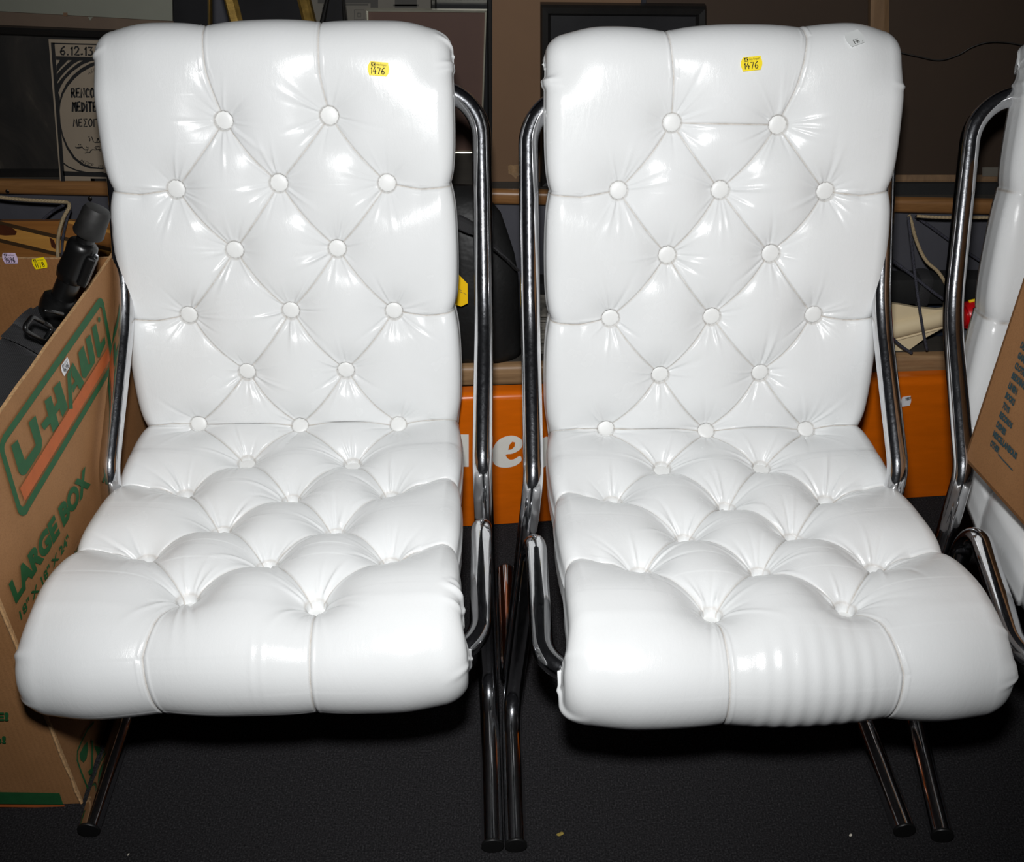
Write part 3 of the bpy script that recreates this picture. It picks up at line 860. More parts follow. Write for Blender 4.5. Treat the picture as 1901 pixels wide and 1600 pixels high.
class Face:
    """a flat printed face: plane point, outward normal; pixels of the photograph are only used to measure on it"""
    def __init__(s, p0, n, parent, lift=0.0008):
        s.p0 = np.asarray(p0, float); s.n = np.asarray(n, float) / np.linalg.norm(n); s.par = parent; s.lift = lift
    def P(s, x, y): return on_plane(x, y, s.p0, s.n)
    def poly(s, name, pts, m, lift=None, label=None):
        V = np.array([s.P(*p) for p in pts]) + s.n * (lift or s.lift)
        return part(name, s.par, V, [list(range(len(pts)))], m, label=label)
    def polys(s, name, lst, m, lift=None, label=None):
        V = []; F = []
        for pts in lst:
            k = len(V); V += [s.P(*p) for p in pts]; F.append(list(range(k, k + len(pts))))
        return part(name, s.par, np.array(V) + s.n * (lift or s.lift), F, m, label=label)
    def quadstrip(s, name, outer, inner, m, closed=True, lift=None):
        V = [s.P(*p) for p in outer] + [s.P(*p) for p in inner]; n = len(outer); F = []
        for i in range(n if closed else n - 1):
            j = (i + 1) % n; F.append([i, j, n + j, n + i])
        return part(name, s.par, np.array(V) + s.n * (lift or s.lift), F, m)
    def block(s, name, body, bl, br, tl, tr, m, bold=0.02):
        V, F = text2d(body, bold)
        return part(name, s.par, quad_map(V, [s.P(*a) for a in (bl, br, tl, tr)]) + s.n * s.lift, F, m)
    def hand(s, name, body, bl, br, tl, tr, m, w=0.14, lift=None):
        q = [s.P(*a) for a in (bl, br, tl, tr)]
        asp = np.linalg.norm(q[1] - q[0]) / max(1e-6, np.linalg.norm(q[2] - q[0]))
        G = [ribbon2d(pl, w, asp) for pl in strokes2d(body)]
        V, F = merge(*G)
        return part(name, s.par, quad_map(V, q) + s.n * (lift or s.lift), F, m)
    def strokes(s, name, lst, w, m, lift=None):
        """polylines in photograph pixels, drawn w metres wide on the face"""
        V = []; F = []
        for pl in lst:
            P = np.array([s.P(*p) for p in pl]); n = len(P); T = np.gradient(P, axis=0); T /= np.linalg.norm(T, axis=1)[:, None]
            side = np.cross(s.n, T) * w / 2; k = len(V)
            for a, b in zip(P, side): V += [a + b, a - b]
            for i in range(n - 1): F.append([k + 2 * i, k + 2 * i + 1, k + 2 * i + 3, k + 2 * i + 2])
        return part(name, s.par, np.array(V) + s.n * (lift or s.lift), F, m)

# ------------------------------------------------------------------ stepped display platform against the wall
def rail_prof(w, h, r=0.010):
    pts = []
    for cx, cz, a0 in ((-w + r, h - r, 90), (-w + r, r, 180)):
        for k in range(6):
            a = R(a0 + 90 * k / 5); pts.append((cx + r * math.cos(a), cz + r * math.sin(a)))
    pts += [(0, 0), (0, h)]
    return pts
def struct_thing(name, loc):
    o = link(name, None, None, loc); ORG[o] = np.array(loc, float); o['kind'] = 'structure'; return o
def nosing(root, fy, x0, x1, z0, w, h, m):
    a = np.array([x0, fy(x0), z0]); d = np.array([x1, fy(x1), z0]) - a; e = d / np.linalg.norm(d); nb = np.array([-e[1], e[0], 0])
    poly = [a + nb * (p + w) + np.array([0, 0, q]) for p, q in rail_prof(w, h)]
    v, f = prism_geo(poly, d)
    o = part('nosing', root, v, f, m); autosmooth(o, 50); return o
def step_block(root, fy, x0, x1, y1, z1, setback, m_front, m_top):
    A = [(x0, fy(x0) + setback), (x1, fy(x1) + setback), (x1, y1), (x0, y1)]
    v, f = prism_geo([np.array([*p, z1 - 0.012]) for p in A], (0, 0, 0.012)); part('step_top', root, v, f, m_top)
    v, f = prism_geo([np.array([x0, fy(x0) + setback, 0]), np.array([x1, fy(x1) + setback, 0]), np.array([x1, fy(x1) + setback, z1 - 0.0125]), np.array([x0, fy(x0) + setback, z1 - 0.0125])], (0, 0.014, 0)); part('riser', root, v, f, m_front)
UP_Z = 0.6175
up_y = lambda x: 2.005 + (1.912 - 2.005) * (x + 1.02) / (0.80 + 1.02)
ust = struct_thing('trim_1', (0, 2.0, 0.3))
ru = nosing(ust, up_y, -1.75, 1.75, UP_Z - 0.031, 0.015, 0.031, M['wood_rail'])
step_block(ust, up_y, -1.75, 1.75, 2.42, UP_Z, 0.0155, M['wall'], M['shelf'])
for px, py in ((11, 358), (167, 368)):
    p = at(px, py, up_y(-0.9)); p[1] = up_y(p[0]) - 0.0003
    v, f = lathe_geo([(0.0042, 0.002), (0.0042, 0.0), (0.003, -0.0012)], p, (0, 1, 0), 12)
    part('screw', ru, v, f, M['screw'])
lo_y = lambda x: 1.741 + 0.045 * (x + 0.02)
LO_Z = 0.334
lst_ = struct_thing('trim_2', (0, 1.8, 0.16))
nosing(lst_, lo_y, -1.70, 1.70, LO_Z - 0.047, 0.020, 0.047, M['wood_low'])
step_block(lst_, lo_y, -1.70, 1.70, 1.895, LO_Z, 0.0205, M['wall'], M['shelf'])

# ------------------------------------------------------------------ pictures stacked on the upper shelf
def panel(name, label, cat, px, Y, thick, art, frame=None, fw=0.02, fd=0.014, art_name='picture_sheet', mat_w=0.0, mat_m=None, lean=0.0, back=None):
    """px: TL, TR, BR, BL in the photograph, standing at distance Y (leaning back by `lean`)"""
    bz = UP_Z + 0.0005
    pts = []
    for (x, y) in px:
        pts.append(on_plane(x, y, (0, Y, bz), (0, math.cos(lean), -math.sin(lean))))
    TL, TR, BR, BL = [np.array(p) for p in pts]
    # the bottom edge stands on the shelf
    for P, Q in ((BL, TL), (BR, TR)):
        k = (P[2] - bz) / (Q[2] - P[2]); P -= (Q - P) * k
    n = np.array([0, -math.cos(lean), math.sin(lean)])
    bk = -n * thick
    t = thing(name, label, cat, tuple((BL + BR) / 2 + bk / 2))
    W = (np.linalg.norm(TR - TL) + np.linalg.norm(BR - BL)) / 2; H = (np.linalg.norm(TL - BL) + np.linalg.norm(TR - BR)) / 2
    def q(u, v): return BL * (1 - u) * (1 - v) + BR * u * (1 - v) + TL * (1 - u) * v + TR * u * v
    if frame is None:
        v, f = prism_geo([BL, BR, TR, TL], bk); part(art_name, t, v, f, art)
        return t, n, q, W, H
    a, b = fw / W, fw / H
    rings = []
    for k, up in ((0.0, -thick), (0.0, fd * 0.6), (0.18, fd), (0.72, fd * 0.85), (1.0, fd * 0.2), (1.0, -0.002)):
        rings.append([q(a * k, b * k) + n * up, q(1 - a * k, b * k) + n * up, q(1 - a * k, 1 - b * k) + n * up, q(a * k, 1 - b * k) + n * up])
    V = np.array(rings).reshape(-1, 3); F = []
    for i in range(len(rings) - 1):
        for k in range(4):
            j = (k + 1) % 4; F.append([i * 4 + k, i * 4 + j, i * 4 + 4 + j, i * 4 + 4 + k])
    part('frame', t, V, F, frame)
    v, f = prism_geo([q(a * .8, b * .8), q(1 - a * .8, b * .8), q(1 - a * .8, 1 - b * .8), q(a * .8, 1 - b * .8)], bk * 0.8)
    part(art_name, t, v, f, art)
    if mat_w:
        c, d = (fw + mat_w) / W, (fw + mat_w) / H; a *= .9; b *= .9
        V = np.array([q(a, b), q(1 - a, b), q(1 - a, 1 - b), q(a, 1 - b), q(c, d), q(1 - c, d), q(1 - c, 1 - d), q(c, 1 - d)]) + n * 0.001
        part('mat_border', t, V, [[0, 1, 5, 4], [1, 2, 6, 5], [2, 3, 7, 6], [3, 0, 4, 7]], mat_m)
    return t, n, q, W, H

# far left
t, n, q, W, H = panel('mat_board', 'pale grey mat board at the top left, behind all the other pictures there', 'board', [(-140, -70), (318, -70), (322, 120), (-140, 120)], 2.085, 0.004, M['matboard'], art_name='board_sheet')
t, n, q, W, H = panel('backing_board', 'brown backing board showing as a strip above the dark old picture', 'board', [(-140, 14), (322, 40), (324, 200), (-140, 200)], 2.060, 0.004, M['brown_board'], art_name='board_sheet')
fc = Face(at(100, 60, 2.060), (0, -1, 0), t)
fc.poly('paper_tape', [(118, 23), (126, 23), (126, 30), (118, 29)], M['kraft'], 0.002); fc.poly('torn_paper', [(164, 31), (173, 31), (168, 38)], M['matboard'], 0.002)
t, n, q, W, H = panel('old_picture', 'dark old picture of shadowy figures at the far left of the shelf', 'picture', [(-150, 43), (330, 62), (330, 250), (-150, 230)], 2.034, 0.010, M['oldprint'], frame=M['black_frame'], fw=0.016, fd=0.008, art_name='print')

# the poster
PY = 2.008
po = thing('poster', 'cream and black festival poster with hand-drawn lettering, beside the left chair', 'poster', tuple(at(200, 345, PY)))
bz = UP_Z + 0.0005
def PP(x, y): return at(x, y, PY)
c4 = [PP(90, 73), PP(345, 80), PP(337, 345), PP(112, 345)]
for P, Q in ((c4[3], c4[0]), (c4[2], c4[1])):
    P -= (Q - P) * ((P[2] - bz) / (Q[2] - P[2]))
v, f = prism_geo([c4[3], c4[2], c4[1], c4[0]], (0, 0.004, 0)); part('sheet', po, v, f, M['paper'])
pf = Face(PP(200, 200), (0, -1, 0), po, 0.0006)
def s1(x, y): return (x / 8.0, y / 8.0)                # measured on an 8x enlargement
def s2(x, y): return (80 + x / 5.333, 60 + y / 5.333)
B = M['black_ink']
# border of the sheet
pf.polys('border', [
    [s1(757, 632), s1(812, 632), s2(222, 1518), s2(184, 1518)],
    [s1(757, 632), (340, 85), (340, 88), s1(815, 652)],
    [s1(830, 832), (340, 110), (340, 117), s1(836, 888)],
    [s2(196, 1372), (340, 327), (340, 333), s2(205, 1418)],
    [s2(472, 1445), (335, 333), (335, 338), s2(474, 1480)], [s2(474, 1445), s2(512, 1450), s2(512, 1520), s2(480, 1520)]], B, 0.0008)
def arc(cx, cy, rx, ry, a0, a1, k=18): return [(cx + rx * math.cos(R(a0 + (a1 - a0) * i / k)), cy + ry * math.sin(R(a0 + (a1 - a0) * i / k))) for i in range(k + 1)]
# corner bands and the big ring
def band(p_in, p_out): return p_in + p_out[::-1]
ring = [s1(1420, 915), s1(1330, 945), s1(1200, 1020), s1(1080, 1120), s1(985, 1240), s1(915, 1380), s1(880, 1520), s2(158, 780), s2(165, 900), s2(190, 1040), s2(235, 1150), s2(300, 1250), s2(380, 1315), s2(470, 1348), s2(600, 1356)]
ring2 = [s1(1420, 965), s1(1345, 1000), s1(1215, 1075), s1(1110, 1165), s1(1010, 1280), s1(940, 1400), s1(900, 1530), s2(164, 790), s2(172, 890), s2(200, 1020), s2(248, 1130), s2(318, 1235), s2(395, 1298), s2(480, 1330), s2(600, 1342)]
pf.quadstrip('ring', ring, ring2, B, closed=False)
pf.quadstrip('corner_band', [s1(890, 888), s1(870, 930), s1(840, 970), s1(845, 1075)], [s1(1015, 888), s1(960, 945), s1(900, 1005), s1(846, 1078)], B, closed=False)
pf.quadstrip('corner_band', [s1(1075, 888), s1(1000, 945), s1(900, 1040), s1(850, 1095), s1(852, 1210)], [s1(1195, 890), s1(1090, 950), s1(980, 1050), s1(900, 1140), s1(856, 1215)], B, closed=False)
pf.quadstrip('corner_band', [s1(1255, 888), s1(1150, 945), s1(1020, 1050), s1(910, 1170), s1(856, 1240), s1(860, 1375)], [s1(1385, 895), s1(1230, 955), s1(1080, 1060), s1(965, 1180), s1(905, 1280), s1(866, 1378)], B, closed=False)
pf.polys('side_band', [[s2(130, 610), s2(150, 595), s2(168, 640), s2(158, 760), s2(166, 900), s2(180, 1010), s2(176, 1100), s2(166, 1000)]], B)
pf.strokes('lower_curve', [[s2(195, 1290), s2(250, 1330), s2(330, 1365), s2(430, 1388), s2(520, 1392), s2(600, 1385)]], 0.0032, B)
pf.hand('date_lettering', '6.12-13', s1(895, 810), s1(1385, 822), s1(895, 690), s1(1385, 698), B, 0.20)
s3 = lambda x, y: (130 + x / 9.41, 160 + y / 9.41)
pf.hand('title_lettering', 'RENCON', s3(25, 190), s3(510, 198), s3(18, 35), s3(505, 40), B, 0.21)
pf.hand('title_lettering', 'MEDITER', s3(45, 435), s3(545, 442), s3(40, 275), s3(540, 275), B, 0.21)
pf.hand('greek_lettering', 'MEZOG', s3(62, 698), s3(480, 706), s3(58, 572), s3(478, 572), B, 0.16)
ar = [[(320, 885), (345, 885)], [(345, 905), (352, 940), (340, 958), (332, 952)], [(370, 880), (385, 890), (395, 930), (410, 968), (440, 982), (490, 980), (530, 975)], [(470, 910), (490, 915), (510, 960), (520, 975)], [(500, 905), (480, 940), (470, 975)],
      [(95, 1055), (110, 1078), (150, 1082), (200, 1072), (220, 1065), (205, 1045), (220, 1075), (260, 1108), (310, 1105), (318, 1085)], [(145, 1020), (165, 1022)], [(178, 1020), (195, 1022)], [(115, 1068), (200, 1060)], [(285, 1055), (300, 1075), (320, 1060)],
      [(260, 1170), (300, 1160), (345, 1162), (360, 1130), (390, 1105), (440, 1110), (500, 1105), (545, 1100)], [(275, 1130), (285, 1122)], [(300, 1130), (312, 1122)], [(425, 1070), (455, 1085), (480, 1105)], [(440, 1060), (520, 1050), (510, 1080)], [(500, 1090), (530, 1135)]]
pf.strokes('arabic_lettering', [[s3(*p) for p in pl] for pl in ar], 0.0017, B)
pf.hand('small_lettering', 'OFFICE', s3(180, 1325), s3(390, 1415), s3(195, 1278), s3(415, 1360), B, 0.16)
pf.hand('small_lettering', 'MU', s3(497, 1415), s3(600, 1428), s3(497, 1370), s3(600, 1378), B, 0.18)
pf.hand('small_lettering', 'ASSO', s1(1315, 1105), s1(1460, 1035), s1(1310, 1065), s1(1440, 990), B, 0.13)

# top strip, left to right
panel('black_picture', 'black framed picture with a bright gilt right edge above the left chair', 'picture', [(270, -60), (391, -60), (393, 150), (270, 150)], 2.150, 0.012, M['black_art'], frame=M['bright_gold'], fw=0.006, fd=0.012)
panel('gilt_picture', 'dark picture in a tilted gilt frame above the left chair', 'picture', [(398, -80), (556, -80), (612, 150), (456, 150)], 2.190, 0.012, M['black_art'], frame=M['gold'], fw=0.026, fd=0.014)
panel('slim_picture', 'small black framed picture leaning crosswise in front of the grey building print', 'picture', [(634, -40), (622, -75), (560, 180), (662, 170)], 2.235, 0.008, M['black_art'], frame=M['black_frame'], fw=0.018, fd=0.012)
t, n, q, W, H = panel('building_print', 'grey print of old buildings high behind the slim gold frame', 'print', [(540, -80), (800, -80), (800, 160), (540, 160)], 2.330, 0.005, M['print_grey'], art_name='print_sheet')
fc = Face(at(650, 10, 2.330), (0, -1, 0), t)
fc.polys('building_ink', [[(590, -30), (688, -30), (688, 6), (590, 6)], [(600, 7), (684, 7), (684, 10), (600, 10)], [(688, -20), (702, -20), (702, 18), (688, 18)], [(733, -20), (774, -20), (774, 14), (733, 14)], [(730, 8), (777, 8), (777, 11), (730, 11)], [(598, 14), (606, 14), (606, 40), (598, 40)]], M['print_dark'], 0.001)
fc.strokes('building_ink', [[(658, 18), (676, 18), (676, 36), (658, 36), (658, 18)], [(664, 24), (670, 24), (670, 31), (664, 31), (664, 24)]], 0.0012, M['print_dark'], 0.0012)
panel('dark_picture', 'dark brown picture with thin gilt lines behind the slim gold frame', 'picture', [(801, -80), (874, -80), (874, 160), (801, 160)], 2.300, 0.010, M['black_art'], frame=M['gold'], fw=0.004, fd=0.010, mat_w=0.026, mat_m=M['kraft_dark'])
panel('black_board', 'black board standing between the slim gold frame and the kraft board', 'board', [(800, -80), (914, -80), (916, 230), (800, 230)], 2.200, 0.010, M['black_art'], frame=M['black_frame'], fw=0.012, fd=0.006, art_name='board_sheet')
panel('gold_edged_picture', 'brown paper in a slim pale gold metal frame right of the left chair top', 'picture', [(680, 17), (904, 19), (895, 285), (690, 285)], 2.165, 0.010, M['rose_brown'], frame=M['champagne'], fw=0.0048, fd=0.006, art_name='paper')
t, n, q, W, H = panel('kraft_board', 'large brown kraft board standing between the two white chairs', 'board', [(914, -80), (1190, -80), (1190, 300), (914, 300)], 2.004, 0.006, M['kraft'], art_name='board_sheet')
fc = Face(at(950, 320, 2.004), (0, -1, 0), t, 0.001)
fc.polys('tape_patch', [[(943, 308), (948, 305), (953, 307), (960, 305), (967, 309), (966, 318), (968, 328), (961, 326), (958, 332), (950, 324), (944, 322)]], M['tape'])
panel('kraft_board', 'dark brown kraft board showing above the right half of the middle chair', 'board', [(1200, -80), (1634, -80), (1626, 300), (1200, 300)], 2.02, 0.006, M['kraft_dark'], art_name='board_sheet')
panel('framed_picture', 'black picture frame standing behind the top of the middle chair', 'picture', [(1003, 6), (1310, 9), (1310, 250), (1003, 250)], 1.986, 0.010, M['black_art'], frame=M['black_frame'], fw=0.020, fd=0.016)
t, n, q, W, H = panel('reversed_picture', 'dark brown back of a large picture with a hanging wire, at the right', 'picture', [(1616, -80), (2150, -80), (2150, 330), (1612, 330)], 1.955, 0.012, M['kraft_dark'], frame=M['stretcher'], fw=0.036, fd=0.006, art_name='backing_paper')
fc = Face(at(1750, 100, 1.955), (0, -1, 0), t, 0.004)
wire = [fc.P(x, y) + np.array([0, -0.012, 0]) for x, y in ((1660, 92), (1700, 101), (1740, 108), (1775, 98), (1800, 84), (1830, 75), (1870, 76), (1910, 84), (1960, 90))]
v, f = tube_geo(spline(wire, 5), 0.0011, 6); part('hanging_wire', t, v, f, M['wire'], True)
fc.poly('paper_slip', [(1822, 309), (1866, 309), (1866, 326), (1822, 326)], M['print_grey'])
panel('long_black_board', 'low black board lying along the shelf edge right of the middle chair', 'board', [(1600, 341), (1905, 341), (1905, 372), (1600, 372)], 1.938, 0.010, M['black_cloth'], art_name='panel_sheet')

# ------------------------------------------------------------------ cords under the upper nosing
def cord(name, label, px, Y, r, m):
    P = [at(x, y, yy) for (x, y), yy in zip(px, Y if hasattr(Y, '__len__') else [Y] * len(px))]
    v, f = tube_geo(spline(P, 6), r, 8)
    return solo(name, label, 'rope', v, f, m, True)
cord('pale_rope', 'pale braided rope under the rail at left, dropping beside the striped board', [(-60, 355), (0, 366), (50, 371), (105, 374), (125, 376), (128, 385), (118, 404), (110, 430), (107, 460), (108, 500)], [1.96, 1.96, 1.958, 1.955, 1.953, 1.940, 1.930, 1.925, 1.920, 1.915], 0.0038, M['cord_pale'])
cord('dark_rope', 'dark braided rope slanting down behind the pale rope at the far left', [(118, 381), (100, 391), (80, 408), (40, 450)], [1.966, 1.975, 1.972, 1.968], 0.0030, M['cord_dark'])
cord('dark_rope', 'dark braided rope hanging straight beside the pale rope, left of the chairs', [(131, 386), (123, 412), (117, 440), (115, 465), (114, 510)], [1.952, 1.940, 1.932, 1.928, 1.922], 0.0028, M['cord_dark'])
cord('pale_rope', 'pale rope curving down from the rail right of the middle chair', [(1687, 399), (1692, 412), (1699, 440), (1710, 468), (1722, 487), (1740, 503), (1752, 520), (1764, 545)], [1.900, 1.895, 1.890, 1.880, 1.870, 1.860, 1.850, 1.845], 0.0036, M['cord_pale'])
cord('pale_rope', 'short pale rope running level under the rail between middle and right chairs', [(1702, 401), (1735, 403), (1770, 404), (1810, 404), (1834, 404)], 1.880, 0.0032, M['cord_pale'])
cord('dark_rope', 'upper dark rope slanting down to the right from the rail by the right chair', [(1700, 402), (1735, 426), (1765, 448), (1815, 481), (1860, 511)], [1.915, 1.912, 1.910, 1.900, 1.890], 0.0030, M['cord_dark'])
cord('dark_rope', 'dark rope hanging nearly straight from the rail across the cream ski', [(1686, 402), (1692, 450), (1698, 505), (1706, 565), (1714, 615), (1721, 650)], [1.875, 1.860, 1.848, 1.806, 1.790, 1.782], 0.0030, M['cord_dark'])
cord('dark_rope', 'middle dark rope slanting across the black case right of the middle chair', [(1600, 440), (1645, 474), (1690, 508), (1730, 540), (1765, 565)], [1.885, 1.872, 1.858, 1.842, 1.838], 0.0032, M['cord_dark'])
cord('dark_rope', 'lowest dark rope slanting across the cream ski to the lower rail', [(1600, 578), (1640, 612), (1670, 640), (1693, 656)], [1.800, 1.792, 1.784, 1.780], 0.0032, M['cord_dark'])

# ------------------------------------------------------------------ striped wooden board at the left
SB = thing('striped_board', 'laminated board of light and dark wood strips behind the open carton', 'board', tuple(at(100, 640, 1.93)))
sn = np.array([0, -0.97, 0.24]); sp0 = at(100, 410, 1.955)
def SP(x, y): return on_plane(x, y, sp0, sn)
bounds = [340, 378, 384, 410.5, 418, 443, 450, 482, 489, 522, 546, 553, 600, 640]
kinds = ['red_wood', 'light_wood', 'red_wood', 'dark_wood', 'light_wood', 'dark_wood', 'red_wood', 'dark_wood', 'light_wood', 'red_wood', 'dark_wood', 'light_wood', 'red_wood']
def clip_above(poly, y0):
    out = []
    for (a, b) in zip(poly, poly[1:] + poly[:1]):
        if a[1] >= y0: out.append(a)
        if (a[1] - y0) * (b[1] - y0) < 0:
            k = (y0 - a[1]) / (b[1] - a[1]); out.append((a[0] + (b[0] - a[0]) * k, y0))
    return out
rng = random.Random(4)
for i, cnm in enumerate(kinds):
    xa, xb = -170, 250; sl = 0.24
    pg = [(xa, bounds[i] + sl * xa), (xb, bounds[i] + sl * xb), (xb, bounds[i + 1] + sl * xb), (xa, bounds[i + 1] + sl * xa)]
    pg = clip_above(pg, 410)
    pg = [(x, -y) for x, y in clip_above([(x, -y) for x, y in pg], -655)]
    if len(pg) < 3: continue
    v, f = prism_geo([SP(*p) for p in pg], -sn * 0.018)
    part('wood_strip', SB, v + sn * rng.uniform(-0.0004, 0.0006), f, M[cnm])
kf = Face(sp0, sn, SB, 0.0012)
kf.polys('wood_knot', [[(-20, 416), (5, 417), (22, 422), (32, 430), (29, 436), (10, 437), (-20, 433)], [(92, 440), (100, 445), (104, 455), (103, 462), (96, 458)]], M['knot'])

# ------------------------------------------------------------------ orange board on the floor
A0 = floor_at(930, 975); A1 = floor_at(1690, 926)
dA = (A1 - A0) / np.linalg.norm(A1 - A0)
O0 = A0 - dA * 0.42; O1 = A1 + dA * 0.145
nO = np.array([dA[1], -dA[0], 0.0])
nO = nO if nO[1] < 0 else -nO
def zt(s): return 0.318 - 0.012 * s
LO = np.linalg.norm(O1 - O0)
lean = 0.04
pr = [(0.0, 0.004), (0.0, 0.30 - 0.02)]
V = []; F = []
prof = []
hgt = 0.338
for k in range(7):
    a = R(180 - 90 * k / 6); prof.append((0.016 + 0.016 * math.cos(a), hgt - 0.016 + 0.016 * math.sin(a)))
prof = [(0.004, 0.0), (0.0, 0.004)] + prof + [(0.034, hgt), (0.040, hgt - 0.006), (0.040, 0.0)]
ns_ = 9
for i in range(ns_):
    p = O0 + (O1 - O0) * i / (ns_ - 1)
    for d_, z_ in prof: V.append(p - nO * (d_ + lean * z_ * 0.6) + np.array([0, 0, z_ * (1 - 0.0125 * i)]))
m_ = len(prof)
for i in range(ns_ - 1):
    for k in range(m_):
        j = (k + 1) % m_; F.append([i * m_ + k, i * m_ + j, (i + 1) * m_ + j, (i + 1) * m_ + k])
F.append(list(range(m_ - 1, -1, -1))); F.append(list(range((ns_ - 1) * m_, ns_ * m_)))
ob = thing('orange_board', 'glossy orange board with white lettering standing on the floor behind the chairs', 'board', tuple((O0 + O1) / 2))
autosmooth(part('panel', ob, V, F, M['orange']), 40)
oN = np.array([nO[0], nO[1], lean * 0.6]); oN /= np.linalg.norm(oN)
of = Face(A0 + oN * 0.0002, oN, ob, 0.0008)
s6 = lambda x, y: (800 + x / 2.286, 300 + y / 2.286)
eo = [s6(*p) for p in ((258, 1245), (264, 1215), (280, 1188), (305, 1170), (335, 1162), (362, 1165), (385, 1180), (388, 1205), (372, 1225), (345, 1238), (318, 1243), (330, 1262), (352, 1262), (378, 1248), (384, 1268), (360, 1288), (325, 1297), (288, 1294), (266, 1278))]
of.poly('letter', [tuple(p) for p in spline(eo + [eo[0]], 4)][:-1], M['white_paint'], 0.0008)
of.poly('letter_counter', [s6(*p) for p in ((328, 1222), (333, 1200), (345, 1187), (357, 1190), (355, 1207), (342, 1220))], M['orange'], 0.0012)
of.poly('letter', [(846, 806), (870, 806), (870, 866), (846, 866)], M['white_paint'], 0.0008)
of.poly('letter', [(1003, 815), (1014, 810), (1024, 812), (1022, 864), (1015, 862), (1010, 867), (1004, 866)], M['white_paint'], 0.0008)

# ------------------------------------------------------------------ lot stickers on flat faces
def sticker_outline(k=7):
    """monarch label outline in the unit square"""
    pts = [(0.08, 0.0), (0.88, 0.0)]
    pts += [(0.88 + 0.10 * math.sin(PI * i / k), i / k) for i in range(1, k)]
    pts += [(0.92, 1.0), (0.12, 1.0)]
    pts += [(0.10 - 0.10 * math.sin(PI * i / k), 1 - i / k) for i in range(1, k)]
    return np.array(pts)
def flat_sticker(name, label, q, n, m, number, ink='black_ink', head=True, num_box=(0.14, 0.14, 0.78, 0.60)):
    n = np.asarray(n, float); n = n / np.linalg.norm(n)
    o2 = sticker_outline(); P = quad_map(o2, q) + n * 0.0008
    v, f = prism_geo(P[::-1], -n * 0.0004)
    c = P.mean(0)
    t = thing(name, label, 'sticker', tuple(c))
    part('label_paper', t, v, f, m)
    asp = np.linalg.norm(q[1] - q[0]) / np.linalg.norm(q[2] - q[0])
    x0, y0, x1, y1 = num_box
    G = [ribbon2d(pl, 0.14, asp * (x1 - x0) / (y1 - y0)) for pl in strokes2d(number)]
    V2, F2 = merge(*G); V2 = V2 * np.array([x1 - x0, y1 - y0]) + np.array([x0, y0])
    part('number', t, quad_map(V2, q) + n * 0.0013, F2, M[ink])
    if head:
        sq = np.array([(0.15, 0.66), (0.34, 0.66), (0.34, 0.94), (0.15, 0.94)])
        part('logo', t, quad_map(sq, q) + n * 0.0013, [[0, 1, 2, 3]], M[ink])
        tri = [ribbon2d(pl, 0.16, 0.7) for pl in ([(.1, .05), (.42, .95), (.55, .05)], [(.9, .85), (.6, .75), (.6, .25), (.95, .12)])]
        V2, F2 = merge(*tri); V2 = V2 * np.array([0.16, 0.24]) + np.array([0.165, 0.68])
        part('logo_letters', t, quad_map(V2, q) + n * 0.0017, F2, m)
        G = [ribbon2d(pl, 0.10, 4.0) for pl in strokes2d('Alex Cooper', gap=0.15)]
        V2, F2 = merge(*G); V2 = V2 * np.array([0.48, 0.17]) + np.array([0.38, 0.74])
        part('lettering', t, quad_map(V2, q) + n * 0.0013, F2, M[ink])
    return t
def face_quad(fc, bl, br, tl, tr): return [fc.P(*a) for a in (bl, br, tl, tr)]
flat_sticker('price_sticker', 'white price sticker stuck on the orange board', face_quad(of, (1672, 755), (1691, 752), (1673, 737), (1692, 734)), oN, M['white_label'], '9887', head=False, num_box=(0.42, 0.58, 0.93, 0.9))

